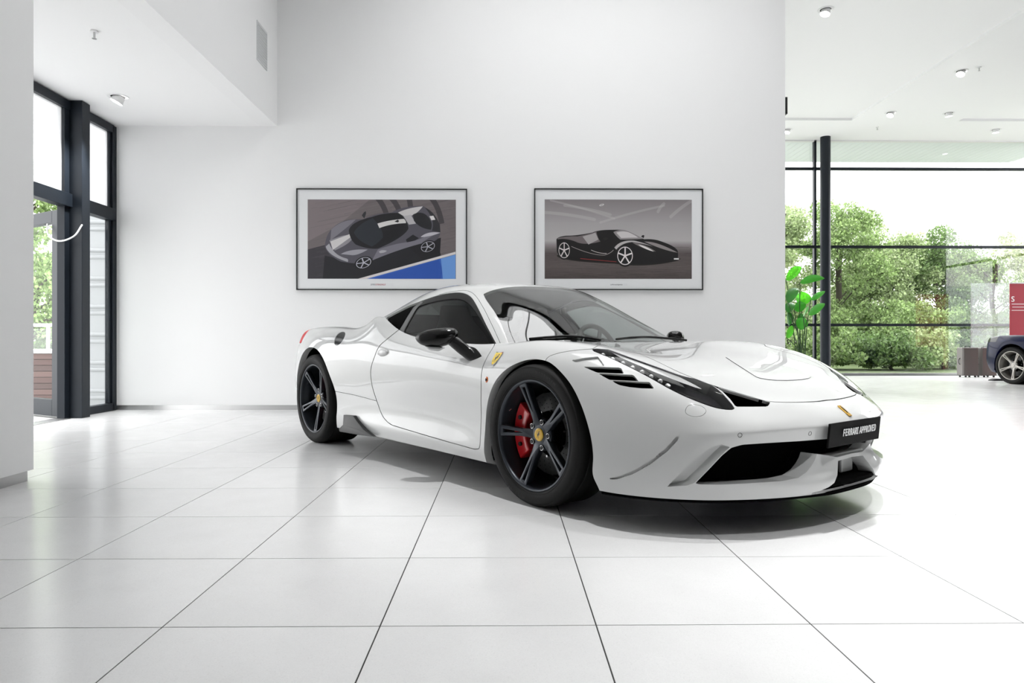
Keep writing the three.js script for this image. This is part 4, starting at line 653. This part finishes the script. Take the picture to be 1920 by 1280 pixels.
const printA = print('framed print of a silver grey coupe seen from above beside a blue track edge', p1[0][0], p1[1][0], p1[1][1], p1[0][1], [p1[2][0], p1[3][0], p1[3][1], p1[2][1]], (c, w, h) => {
  c.translate(0, 0); c.fillStyle = '#6d6566'; c.fillRect(0, 0, w, h);
  path(c, [[0, 0], [620, 0], [300, 260], [0, 420]], '#7d7375'); path(c, [[0, 500], [300, 420], [340, 792], [0, 792]], '#37343a');
  blur(c, w, h, 420, 5, (q) => (q < .5 ? 'rgba(150,140,142,.10)' : 'rgba(40,36,40,.10)'));
  c.strokeStyle = 'rgba(52,50,52,.75)'; c.lineWidth = 52; for (const [x, k] of [[690, 120], [830, 120], [1010, 30], [1230, 110]]) { c.beginPath(); c.moveTo(x, -20); c.quadraticCurveTo(x + k * .7, 60, x + k, 240); c.stroke(); }
  path(c, [[170, 560], [420, 620], [1280, 330], [1330, 560], [560, 792], [150, 792]], '#1b1b20'); path(c, [[1000, 470], [1330, 380], [1320, 560], [1150, 600]], '#17171b');
  path(c, [[500, 792], [1477, 520], [1477, 545], [590, 792]], '#d9d3d2'); path(c, [[590, 792], [1477, 548], [1477, 792]], '#3564bd'); path(c, [[700, 770], [1310, 600], [1350, 700], [1330, 792], [640, 792]], '#2b55ad'); path(c, [[1330, 590], [1477, 548], [1477, 792], [1350, 792]], '#6b9bdd');
  // car body, generic shape
  path(c, [[170, 470], [180, 360, 235, 300], [320, 200, 480, 198], [560, 196], [660, 140, 840, 128], [940, 62, 1150, 62], [1250, 110, 1320, 250], [1325, 330], [1310, 430, 1180, 430], [980, 470, 800, 500], [700, 560, 560, 640], [420, 640, 330, 620], [200, 560, 170, 470]], '#53515a');
  path(c, [[235, 300], [330, 205, 480, 200], [420, 260, 225, 410]], '#7b7880'); path(c, [[215, 410], [400, 330, 440, 365], [470, 420, 270, 510]], '#8d8a90'); path(c, [[225, 420], [420, 345], [440, 368], [250, 505]], '#cfcccc');
  path(c, [[180, 470], [200, 560, 400, 625], [410, 600, 390, 590], [260, 560, 215, 440]], '#a5a3aa'); path(c, [[330, 545], [420, 490, 600, 500], [500, 560, 440, 556]], '#9a98a0');
  path(c, [[410, 310], [430, 220, 640, 175], [760, 130, 910, 132], [1000, 200, 1005, 290], [960, 380, 700, 490], [600, 500, 480, 450], [420, 400, 410, 310]], '#141418'); path(c, [[460, 330], [520, 230, 650, 185], [760, 300, 750, 380], [700, 440, 640, 470], [500, 420, 460, 330]], '#262a31');
  path(c, [[695, 240], [800, 205, 960, 192], [985, 215, 980, 235], [830, 240, 715, 285]], '#d6d3d2'); path(c, [[865, 220], [900, 200], [912, 215], [900, 228]], '#1a1a1c');
  path(c, [[900, 130], [1000, 80, 1150, 66], [1110, 120, 1060, 150], [990, 180, 950, 160]], '#c9c6c6'); path(c, [[955, 165], [1030, 150], [1080, 240], [1010, 250]], '#b5b2b6'); path(c, [[1050, 150], [1120, 110, 1180, 150], [1260, 220, 1230, 300], [1120, 290, 1060, 210]], '#202024'); path(c, [[1170, 80], [1260, 110, 1320, 250], [1325, 325], [1240, 310], [1280, 200, 1170, 80]], '#2b2a2e'); path(c, [[1215, 165], [1255, 160], [1275, 200], [1235, 205]], '#dedbdb');
  path(c, [[980, 400], [1050, 350], [1110, 385], [1000, 450]], '#15151a'); path(c, [[700, 500], [860, 440, 1000, 425], [1130, 400, 1180, 360], [1310, 330], [1200, 380, 1130, 440], [900, 500, 640, 610]], '#77747e'); path(c, [[1130, 370], [1200, 310, 1325, 330], [1230, 370, 1130, 375]], '#bcb9c0');
  path(c, [[540, 160], [560, 120, 580, 118], [582, 140], [565, 190]], '#2a2a2d'); path(c, [[710, 520], [740, 495, 790, 512], [770, 535, 720, 535]], '#aaa8ae');
  wheelPic(c, 558, 632, 78, 52, -.35, '#b9b8c4', '#0b0b0d', 5); wheelPic(c, 1200, 470, 72, 50, -.35, '#a9a8b2', '#0b0b0d', 5);
});
const p2 = [onPlane(1001.5, 354, { Z: ROOM.back }), onPlane(1317, 544, { Z: ROOM.back }), onPlane(1021, 374.5, { Z: ROOM.back }), onPlane(1296, 523, { Z: ROOM.back })];
const printB = print('framed black and white print of a low black open sports car', p2[0][0], p2[1][0], p2[1][1], p2[0][1], [p2[2][0], p2[3][0], p2[3][1], p2[2][1]], (c, w, h) => {
  const g = c.createLinearGradient(0, 0, 0, h); g.addColorStop(0, '#807a7c'); g.addColorStop(.3, '#a5a1a2'); g.addColorStop(.52, '#b3b0b0'); g.addColorStop(.58, '#8c8586'); g.addColorStop(.68, '#544c4c'); g.addColorStop(.85, '#5d5453'); g.addColorStop(1, '#4a4241'); c.fillStyle = g; c.fillRect(0, 0, w, h);
  const r = rng(8); c.lineCap = 'round'; for (const [a, b, d, e] of [[60, 10, 700, 190], [0, 130, 500, 200], [560, 230, 1200, 60], [1270, 170, 1480, 10], [1140, 120, 1200, 40], [200, 60, 660, 150]]) { c.strokeStyle = 'rgba(205,202,202,.28)'; c.lineWidth = 14 + r() * 26; c.beginPath(); c.moveTo(a, b); c.quadraticCurveTo((a + d) / 2, (b + e) / 2 - 20, d, e); c.stroke(); }
  for (let i = 0; i < 900; i++) { const y = 470 + r() * 320; c.strokeStyle = r() < .5 ? 'rgba(120,108,106,.16)' : 'rgba(30,26,26,.14)'; c.lineWidth = 1 + r() * 3; const x = r() * w; c.beginPath(); c.moveTo(x, y); c.lineTo(x + 30 + r() * 160, y); c.stroke(); }
  path(c, [[120, 560], [150, 620, 700, 640], [1000, 690, 1340, 610], [1370, 590], [1200, 560], [200, 540]], '#17120f');
  path(c, [[118, 400], [130, 370, 220, 362], [330, 362, 480, 330], [540, 302, 680, 302], [760, 300, 800, 305], [880, 330, 1000, 396], [1100, 388, 1180, 420], [1330, 470, 1340, 520], [1345, 590, 1330, 610], [1200, 640, 950, 645], [800, 640], [500, 620], [260, 600], [140, 580, 122, 520]], '#0b0809');
  path(c, [[130, 385], [240, 362, 330, 368], [470, 340, 520, 320], [530, 380, 560, 420], [420, 460, 330, 430], [220, 380, 130, 400]], '#6b6364'); path(c, [[380, 370], [470, 345], [510, 330], [540, 400], [440, 450]], '#a9a4a4'); path(c, [[690, 325], [740, 300, 800, 306], [900, 340, 990, 392], [880, 400, 760, 400], [720, 370, 690, 325]], '#8f8a8b'); path(c, [[720, 330], [780, 310, 840, 325], [900, 350, 940, 380], [840, 380, 770, 385]], '#cbc7c7');
  path(c, [[700, 480], [760, 400, 900, 410], [1000, 430, 1090, 470], [1000, 440, 880, 425], [780, 430, 720, 500]], '#b9b4b4'); path(c, [[880, 430], [1010, 440, 1120, 520], [1000, 500, 880, 430]], '#77706f'); path(c, [[1000, 420], [1120, 410, 1340, 530], [1200, 510, 1000, 420]], '#8d8686'); path(c, [[940, 450], [1020, 460, 1100, 520], [1010, 500, 940, 450]], '#e4e0df');
  c.strokeStyle = '#a79f9e'; c.lineWidth = 5; c.beginPath(); c.moveTo(270, 470); c.quadraticCurveTo(480, 560, 600, 555); c.quadraticCurveTo(660, 540, 690, 505); c.stroke(); c.strokeStyle = '#d8d2d1'; c.beginPath(); c.moveTo(468, 505); c.quadraticCurveTo(540, 540, 620, 538); c.stroke(); c.strokeStyle = '#a33234'; c.beginPath(); c.moveTo(360, 590); c.lineTo(720, 622); c.stroke();
  path(c, [[585, 390], [610, 370, 640, 385], [635, 405, 600, 408]], '#1b1818'); path(c, [[970, 370], [985, 345, 1003, 360], [995, 385]], '#141112'); c.fillStyle = '#e8e5e5'; c.fillRect(1300, 585, 50, 14);
  wheelPic(c, 196, 508, 56, 78, 0, '#d9d2d2', '#100d0d', 5); wheelPic(c, 808, 562, 78, 92, 0, '#e2dcdc', '#100d0d', 5);
  c.strokeStyle = '#e9e7e7'; c.lineWidth = 4; c.beginPath(); c.ellipse(573, 54, 22, 7, -.3, 0, 7); c.stroke();
});
// small captions printed on the mounts
function caption(parent, words, x0, y, colours, width) { const w = 512, h = 64, t = canvasTexture(w, h, (c) => { c.fillStyle = '#e3e4e6'; c.fillRect(0, 0, w, h); let x = 6; c.font = 'italic bold 46px sans-serif'; words.forEach((s, i) => { c.fillStyle = colours[i]; c.fillText(s, x, 46); x += c.measureText(s).width + 4; }); }); const g = new THREE.PlaneGeometry(width, width / 8); g.translate(x0, y, .0225); mesh('caption', g, std({ map: t, roughness: .5 }), parent); }
caption(printA, ['SF90', 'STRADALE'], .0, .062, ['#7d8086', '#a03a44'], .27); caption(printB, ['LaFerrari', 'Aperta'], .0, .062, ['#4a4a4c', '#4a4a4c'], .20);
// ---------------------------------------------------------------- ceiling lamps, sprinklers, grille, loudspeaker
const lampWhite = std({ color: lin(.85), roughness: .45 }), lampDark = std({ color: lin(.02), roughness: .8 }), lampGlow = std({ color: lin(.9), emissive: lin(1, .99, .97), emissiveIntensity: 8, roughness: .4 });
function downlight(x, y, z, tilt, turn, label, power = 22, sc = 1) {
  const g = thing('downlight', label, 'lamp', [x, y, z], turn, 'ceiling downlights'); g.scale.setScalar(sc);
  const rg = new THREE.RingGeometry(.075, .11, 40); rg.rotateX(Math.PI / 2); rg.translate(0, -.004, 0); mesh('trim_ring', join([rg, (() => { const t = new THREE.TorusGeometry(.108, .004, 8, 40); t.rotateX(Math.PI / 2); t.translate(0, -.002, 0); return t; })()]), lampWhite, g);
  const rc = new THREE.CircleGeometry(.075, 32); rc.rotateX(Math.PI / 2); rc.translate(0, -.003, 0); mesh('recess', rc, lampDark, g);
  const hd = new THREE.CylinderGeometry(.060, .068, .075, 32, 1, true), cap = new THREE.CircleGeometry(.056, 28); cap.rotateX(Math.PI / 2); cap.translate(0, -.030, 0); hd.rotateZ(tilt); cap.rotateZ(tilt); hd.translate(0, -.032, 0); cap.translate(0, -.032, 0); mesh('lamp_head', hd, lampWhite, g); mesh('lamp_face', cap, lampGlow, g);
  const s = new THREE.SpotLight(0xffffff, power, 0, .6, .6, 2); s.position.set(Math.sin(tilt) * .09, -.085, 0); s.target.position.set(Math.sin(tilt) * 2, -2, 0); s.castShadow = true; s.shadow.radius = 2.5; g.add(s, s.target);
}
for (const [u, v, t, a, l] of [[1548, 18, -.3, .4, 'white downlight in the ceiling beside the display wall end'], [1802, 133, -.55, .5, 'tilted white downlight beside the small ceiling sprinkler'], [1670, 211, -.5, .4, 'tilted white downlight near the end of the recessed ceiling strip'], [1779, 212, .1, .4, 'white downlight pointing straight down near the second recessed ceiling strip'], [1867, 243, .0, .4, 'white downlight close to the far window'], [1476, 243, -.3, .4, 'white downlight partly hidden by the display wall']]) { const p = onPlane(u, v, { Y: ROOM.top }); downlight(p[0], p[1], p[2], t, a, l); }
downlight(-3.909, ROOM.low, -7.007, -.45, .3, 'tilted white downlight in the low ceiling over the entrance', 10, .9);
for (const [x, z, l] of [[2.2, -1.2, 'white downlight high above the open floor ahead of the bonnet'], [1.9, -3.4, 'white downlight high above the far front wing'], [.1, -2.9, 'white downlight high above the near door'], [4.6, -6.2, 'white downlight high above the floor beside the display wall end'], [4.6, -2.6, 'white downlight high above the floor in front of the number plate']]) downlight(x, ROOM.top + (x < 3 ? .012 : 0), z, .2, .4, l, 26);
function sprinkler(x, y, z, label) { const g = thing('sprinkler', label, 'sprinkler', [x, y, z], 0, 'ceiling sprinklers'); const a = new THREE.CylinderGeometry(.028, .032, .012, 20); a.translate(0, -.006, 0); mesh('escutcheon', a, lampWhite, g); const b = new THREE.CylinderGeometry(.008, .008, .05, 10); b.translate(0, -.035, 0); mesh('nozzle', b, S.metal, g); const c = new THREE.CylinderGeometry(.018, .018, .003, 16); c.translate(0, -.062, 0); mesh('deflector', c, S.metal, g); }
sprinkler(-3.271, ROOM.low, -5.528, 'small metal sprinkler in the low entrance ceiling'); { const p = onPlane(1836, 126, { Y: ROOM.top }), q = onPlane(1645, 238, { Y: ROOM.top }); sprinkler(p[0], p[1], p[2], 'small sprinkler beside a tilted downlight in the high ceiling'); sprinkler(q[0], q[1], q[2], 'small sprinkler near the far window in the high ceiling'); }
{ const g = thing('air_grille', 'grey rectangular air grille in the white bulkhead', 'grille', [ROOM.bulk, 3.767, -7.446]); mesh('grille_frame', rbox(-.004, .008, 0, .42, -.155, .155, .003, 1), std({ color: lin(.66, .67, .68), roughness: .6 }), g); for (let k = 0; k < 13; k++) mesh('slat', box(.008, .012, .02 + k * .03, .04 + k * .03, -.14, .14), std({ color: lin(.58, .59, .6), roughness: .6 }), g); }
{ const g = thing('loudspeaker', 'small black loudspeaker on the end of the display wall', 'speaker', [3.273, 3.45, -8.06]); mesh('cabinet', rbox(0.012, .05, 0, .20, -.06, .06, .006), S.frameBlack, g); mesh('wall_bracket', box(0, .014, .06, .14, -.02, .02), S.frameBlack, g); mesh('speaker_cone', (() => { const c = new THREE.CircleGeometry(.04, 24); c.rotateY(Math.PI / 2); c.translate(.0515, .08, 0); return c; })(), std({ color: lin(.03), roughness: .8 }), g); }
// ---------------------------------------------------------------- dark blue car, suitcases, banner and plant by the far window
const blue = carMaterials(lin(.002, .004, .030), lin(.42, .40, .37), .16); Object.assign(blue, { redLamp: blue.blackGloss, caliper: blue.black, capYellow: blue.rim, capHorse: blue.rim, shield: blue.steel });
{
  const swap = new Map(Object.keys(M).map((k) => [M[k], blue[k]])), c2 = car.clone(true); c2.name = 'blue_car'; c2.position.set(10.75, 0, -10.13); c2.rotation.y = -1.40; tag(c2, 'dark blue sports car with silver wheels beside the suitcases', 'car'); scene.add(c2);
  const drop = []; c2.traverse((o) => { if (o.isMesh) o.material = swap.get(o.material) || o.material; if (['number_plate', 'wiper', 'nose_badge', 'nose_badge_mark'].includes(o.name)) drop.push(o); }); for (const o of drop) o.removeFromParent();
}
function suitcase(x, z, label) {
  const g = thing('suitcase', label, 'suitcase', [x, 0, z], 0, 'suitcases beside the blue car'), w = .33, h = .655, d = .25, skin = std({ color: lin(.085, .075, .07), roughness: .6 }), side = std({ color: lin(.20, .185, .175), roughness: .55 });
  mesh('shell', rbox(0, w, .035, h, -d, -.012, .025, 3), side, g); mesh('front_panel', rbox(.006, w - .006, .04, h - .006, -.03, 0, .022, 3), skin, g); mesh('piping', rbox(-.003, w + .003, .033, h + .003, -.045, -.033, .005, 1), lampDark, g);
  mesh('top_handle', (() => { const t = new THREE.TorusGeometry(.065, .009, 8, 20, Math.PI); t.scale(1, .45, 1); t.translate(w / 2, h, -d / 2); return t; })(), lampDark, g); mesh('side_handle', (() => { const t = new THREE.TorusGeometry(.065, .009, 8, 20, Math.PI); t.scale(1, .5, 1); t.rotateZ(Math.PI / 2); t.translate(0, .35, -d / 2); return t; })(), lampDark, g);
  for (const [a, b] of [[.06, -.03], [w - .06, -.03], [.06, -d + .03], [w - .06, -d + .03]]) { const c = new THREE.CylinderGeometry(.022, .022, .022, 16); c.rotateZ(Math.PI / 2); c.translate(a, .022, b); mesh('caster', c, lampDark, g); }
}
suitcase(10.10, -14.96, 'dark grey suitcase with side handle standing clear of the blue car'); suitcase(10.51, -14.96, 'dark grey suitcase partly hidden behind the blue car');
{ const g = thing('wheel_chock', 'flat black wedge lying on the floor by the blue car', 'wedge', [9.78, 0, -13.75]); const s = new THREE.Shape([[0, 0], [.30, 0], [.30, .012], [.2, .035], [.08, .035], [0, .012]].map(([x, y]) => new THREE.Vector2(x, y))), e = new THREE.ExtrudeGeometry(s, { depth: .12, bevelEnabled: true, bevelSize: .003, bevelThickness: .003, bevelSegments: 1 }); e.translate(0, .003, 0); mesh('wedge_body', e, lampDark, g); }
{ const g = thing('banner', 'red display banner with white lettering behind the blue car', 'banner', [10.66, 0, -14.35]); const t = canvasTexture(512, 1200, (c, w, h) => { c.fillStyle = '#b03a47'; c.fillRect(0, 0, w, h); c.fillStyle = '#f4eeee'; c.font = 'bold 96px sans-serif'; c.fillText('S', 14, 236); c.fillRect(22, 262, 440, 9); c.fillRect(30, 302, 300, 8); c.fillRect(22, 344, 400, 8); }); mesh('banner_cloth', rbox(0, .85, .06, 2.01, -.006, .006, .004, 1), std({ map: t, roughness: .6 }), g); mesh('banner_base', rbox(-.02, .87, 0, .07, -.09, .09, .02, 2), S.metal, g); mesh('top_bar', rbox(0, .85, 2.005, 2.03, -.012, .012, .005, 1), S.metal, g); }
{ const g = thing('glass_screen', 'hazy translucent screen standing before the far window', 'screen', [10.66, 0, -15.55]); mesh('screen_panel', box(0, .98, .02, 2.12, -.006, .006), phys({ color: lin(.92, .95, .96), transmission: .86, roughness: .02, ior: 1.3 }), g); for (const x of [.1, .78]) mesh('screen_foot', rbox(x, x + .1, 0, .03, -.15, .15, .01), S.metal, g); }
{ // strelitzia in a pot behind the display wall
  const g = thing('potted_plant', 'tall potted plant with broad glossy green leaves before the column', 'plant', [5.62, 0, -12.9]);
  const pot = new THREE.LatheGeometry([[0, 0], [.17, 0], [.19, .02], [.23, .40], [.235, .42], [.215, .42], [.20, .36], [0, .36]].map(([r, y]) => new THREE.Vector2(r, y)), 40); mesh('pot', pot, std({ color: lin(.05), roughness: .5 }), g); const soil = new THREE.CircleGeometry(.20, 24); soil.rotateX(-Math.PI / 2); soil.translate(0, .365, 0); mesh('soil', soil, std({ color: lin(.03, .02, .012), roughness: 1 }), g);
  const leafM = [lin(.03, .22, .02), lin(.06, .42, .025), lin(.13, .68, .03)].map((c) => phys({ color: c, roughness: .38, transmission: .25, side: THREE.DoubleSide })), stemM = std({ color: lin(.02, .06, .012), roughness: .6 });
  // base pixel of each blade, its tip pixel, breadth in metres, how far it turns from the viewer, tone
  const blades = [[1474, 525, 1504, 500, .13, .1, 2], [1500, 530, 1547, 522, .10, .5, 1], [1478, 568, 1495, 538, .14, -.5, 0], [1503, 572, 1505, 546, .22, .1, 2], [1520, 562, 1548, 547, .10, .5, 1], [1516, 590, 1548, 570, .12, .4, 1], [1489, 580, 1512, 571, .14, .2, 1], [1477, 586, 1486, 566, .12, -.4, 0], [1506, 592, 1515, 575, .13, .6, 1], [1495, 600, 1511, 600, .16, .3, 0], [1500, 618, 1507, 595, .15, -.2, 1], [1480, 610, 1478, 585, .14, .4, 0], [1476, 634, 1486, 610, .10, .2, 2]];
  const Z = -12.9;
  blades.forEach(([u0, v0, u1, v1, br, tw, tone], i) => {
    const zz = Z + ((i * 37) % 11 - 5) * .035, a = new THREE.Vector3(...onPlane(u0, v0, { Z: zz })).sub(g.position), b = new THREE.Vector3(...onPlane(u1, v1, { Z: zz + tw * .25 })).sub(g.position), ax = b.clone().sub(a), L = ax.length(), pos = [], idx = [], uv = [], n = 12;
    const dir = ax.clone().normalize(), side = new THREE.Vector3().crossVectors(dir, new THREE.Vector3(Math.sin(tw * 1.3), 0, Math.cos(tw * 1.3))).normalize(), nor = new THREE.Vector3().crossVectors(side, dir).normalize();
    for (let k = 0; k <= n; k++) { const t = k / n, wd = br * .72 * Math.pow(Math.sin(Math.PI * Math.pow(t, .8) * .97 + .05), .75) * (k === n ? 0 : 1), c = a.clone().addScaledVector(ax, t).add(new THREE.Vector3(0, .10 * L * Math.sin(Math.PI * t), 0)).addScaledVector(nor, -.08 * L * t * t); for (const s of [-1, -.5, 0, .5, 1]) { const p = c.clone().addScaledVector(side, s * wd).addScaledVector(nor, Math.abs(s) * wd * .35); pos.push(p.x, p.y, p.z); uv.push(s, t); } }
    for (let k = 0; k < n; k++) for (let s = 0; s < 4; s++) { const q = k * 5 + s; idx.push(q, q + 1, q + 5, q + 1, q + 6, q + 5); }
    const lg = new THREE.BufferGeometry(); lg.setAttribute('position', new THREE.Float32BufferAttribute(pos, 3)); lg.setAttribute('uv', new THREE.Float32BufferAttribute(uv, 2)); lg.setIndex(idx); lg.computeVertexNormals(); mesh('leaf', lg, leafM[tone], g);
    const foot = new THREE.Vector3(((i * 29) % 13 - 6) * .012, .36, ((i * 17) % 11 - 5) * .012), mid = foot.clone().lerp(a, .6); mid.x += (foot.x - a.x) * -.1; mid.x = foot.x + (a.x - foot.x) * .38; mesh('stem', new THREE.TubeGeometry(new THREE.CatmullRomCurve3([foot, mid, a]), 12, .008, 6), stemM, g);
  });
}
// ---------------------------------------------------------------- outside: ground, wall cladding, planter, railing, trees
struct('ground', box(-60, 70, -.40, -.08, -90, 60), S.paving, 'pale paved yard outside the windows'); struct('lawn', box(3, 60, -.09, -.06, -70, -17.3), S.grass, 'green grass below the trees');
{ const g = structGroup('terrace', 'pale terrace paving outside the entrance'); struct('paving', box(-12, ROOM.xl - .02, -.06, -.002, -12, 3), S.paving, null, g); }
{ const g = structGroup('trim_1', 'ribbed pale metal cladding outside the entrance'); struct('cladding_sheet', box(-5.47, ROOM.xl - .03, 0, 3.6, -8.62, -8.50), S.cladding, null, g); for (let k = 0; k < 10; k++) for (const d of [0, .085]) { const t = new THREE.CylinderGeometry(.026, .026, 5.47 - 4.508, 14); t.rotateZ(Math.PI / 2); t.translate(-(5.47 + 4.508) / 2, .10 + k * .345 + d, -8.50); struct('cladding_rib', t, S.cladding, null, g); } }
{ const g = thing('planter', 'low brown timber planter outside the entrance door', 'planter', [-6.9, 0, -9.4]); const wood = [lin(.10, .055, .05), lin(.13, .075, .068), lin(.085, .05, .046)].map((c) => std({ color: c, roughness: .8 })); mesh('planter_core', box(-1.0, 1.2, 0, .63, -.6, .30), wood[2], g); for (let k = 0; k < 8; k++) mesh('board', rbox(-1.02, 1.22, .01 + k * .078, .082 + k * .078, .30, .325, .004, 1), wood[k % 3], g); mesh('capping', rbox(-1.06, 1.26, .632, .68, -.64, .36, .008, 1), S.white, g); }
{ const g = thing('railing', 'white topped glass railing beyond the timber planter', 'railing', [-8.4, 0, -11.4]); mesh('top_rail', rbox(-2.5, 2.2, 1.03, 1.085, -.03, .03, .012), S.white, g); mesh('glass_panel', box(-2.5, 2.2, .08, 1.0, -.006, .006), S.glass, g); for (const x of [-2.4, -1.3, -.2, .9, 2.1]) mesh('rail_post', box(x - .02, x + .02, 0, 1.04, -.02, .02), S.metal, g); }
const leafG = (() => { const g = new THREE.BufferGeometry(); g.setAttribute('position', new THREE.Float32BufferAttribute([0, -.5, 0, .34, 0, .10, 0, .5, 0, -.34, 0, .10], 3)); g.setAttribute('uv', new THREE.Float32BufferAttribute([.5, 0, 1, .5, .5, 1, 0, .5], 2)); g.setIndex([0, 1, 2, 0, 2, 3]); g.computeVertexNormals(); return g; })();
const leafMat = phys({ color: lin(1), roughness: .8, transmission: .35, side: THREE.DoubleSide }), bark = std({ color: lin(.055, .045, .035), roughness: .95 });
function tree(x, z, h, spread, low, n, seed, label, hue, leaf = .17) {
  const r = rng(seed), g = thing('tree', label, 'tree', [x, -.06, z], 0, 'trees outside the windows'), clumps = [], wood = [];
  const trunk = new THREE.CatmullRomCurve3([new THREE.Vector3(0, 0, 0), new THREE.Vector3((r() - .5) * .3, h * .3, (r() - .5) * .3), new THREE.Vector3((r() - .5) * .6, h * .62, (r() - .5) * .5), new THREE.Vector3((r() - .5) * .8, h * .93, (r() - .5) * .6)]); wood.push(new THREE.TubeGeometry(trunk, 14, .045 + h * .011, 7));
  const nb = 13; for (let k = 0; k < nb; k++) { const t = .14 + .80 * (k + r()) / nb, p = trunk.getPoint(t), a = r() * 6.283, len = spread * (.45 + .6 * r()) * (1 - Math.abs(t - .45) * .75), q = p.clone().add(new THREE.Vector3(Math.cos(a) * len, len * (.35 + .5 * r()), Math.sin(a) * len)), m = p.clone().lerp(q, .5).add(new THREE.Vector3(0, len * .1, 0)); wood.push(new THREE.TubeGeometry(new THREE.CatmullRomCurve3([p, m, q]), 8, .022 + .008 * r(), 5)); clumps.push([q, .55 + .5 * r()], [m, .45 + .4 * r()]); for (let j = 0; j < 2; j++) clumps.push([m.clone().lerp(q, .5 + r() * .6).add(new THREE.Vector3((r() - .5) * .9, (r() - .4) * .8, (r() - .5) * .9)), .4 + .4 * r()]); }
  if (low) for (let k = 0; k < 16; k++) { const a = r() * 6.283, d = spread * Math.sqrt(r()); clumps.push([new THREE.Vector3(Math.cos(a) * d, .25 + r() * h * .34, Math.sin(a) * d), .45 + .4 * r()]); }
  mesh('trunk', join(wood), bark, g);
  const im = new THREE.InstancedMesh(leafG, leafMat, n), o = new THREE.Object3D(), c = new THREE.Color(); im.name = 'foliage'; im.userData.kind = 'stuff'; im.castShadow = im.receiveShadow = true;
  for (let i = 0; i < n; i++) { const [p, rad] = clumps[Math.floor(r() * clumps.length)], u = r() * 2 - 1, a = r() * 6.283, d = rad * spread * .42 * Math.cbrt(r()), s = Math.sqrt(1 - u * u); o.position.set(p.x + d * s * Math.cos(a), Math.max(.05, p.y + d * u * .8), p.z + d * s * Math.sin(a)); o.rotation.set(r() * 6.283, r() * 6.283, r() * 6.283); o.scale.setScalar(leaf * (.6 + .8 * r())); o.updateMatrix(); im.setMatrixAt(i, o.matrix); const v = .55 + .9 * r(); c.setRGB(hue[0] * v, hue[1] * v, hue[2] * v); im.setColorAt(i, c); }
  g.add(im);
}
const G1 = [.30, .42, .16], G2 = [.40, .50, .25], G3 = [.19, .30, .10], G4 = [.50, .56, .34];
[[10.9, -26.5, 6.2, 1.9, 1, 7000, G2, 'pale green tree beyond the window left of the dark column'], [13.4, -27.5, 6.1, 2.2, 1, 9000, G1, 'tallest green tree just right of the dark column'], [15.6, -28, 5.2, 2.0, 1, 8000, G2, 'broad green tree sloping down beside the tallest tree'], [18.2, -28.5, 4.7, 2.0, 1, 8000, G3, 'dark green tree in the middle of the far window'], [20.2, -28, 4.3, 1.8, 1, 7000, G1, 'rounded green tree behind the suitcases'], [22.0, -27.4, 4.4, 1.9, 1, 6500, G4, 'pale thin tree behind the hazy screen'], [26.2, -29.5, 4.2, 1.7, 1, 5000, G4, 'pale tree behind the red banner'], [8.4, -27, 5.4, 2.0, 1, 4000, G2, 'green tree seen behind the potted plant'], [16.8, -31, 4.9, 2.2, 1, 5000, G4, 'light tree standing behind the front row'], [12.0, -31, 6.0, 2.3, 1, 5000, G4, 'light tree rising behind the tallest tree'], [19.6, -24, 1.5, 1.5, 1, 3500, G3, 'low dark shrub in front of the row of trees'], [14.6, -24, 1.4, 1.6, 1, 3500, G1, 'low green shrub in front of the tallest tree'], [9.6, -20.6, .55, 1.0, 1, 2000, G1, 'small bush on the grass beside the dark column'], [11.6, -20.4, .5, 1.0, 1, 2000, G3, 'small dark bush on the grass right of the dark column'], [13.4, -20.8, .55, 1.0, 1, 2000, G2, 'small pale bush on the grass below the tallest tree'], [15.2, -20.5, .5, .95, 1, 2000, G3, 'small dark bush on the grass left of the suitcases'], [17.1, -21.2, .55, 1.0, 1, 2000, G1, 'small bush on the grass behind the suitcases']].forEach(([x, z, h, s, low, n, hue, l], i) => tree(x, z, h, s, low, Math.round(n * 4), 40 + i, l, hue, .105));
tree(-12.3, -18.2, 2.7, 1.5, 1, 14000, 71, 'bushy dark green tree beyond the entrance railing', G3, .09); tree(-11.0, -16.0, 5.0, 1.4, 0, 9000, 72, 'taller tree above the open entrance door', G1, .10);
scene.traverse((o) => { if (o.isMesh) o.castShadow = o.receiveShadow = true; });
renderer.render(scene, camera);
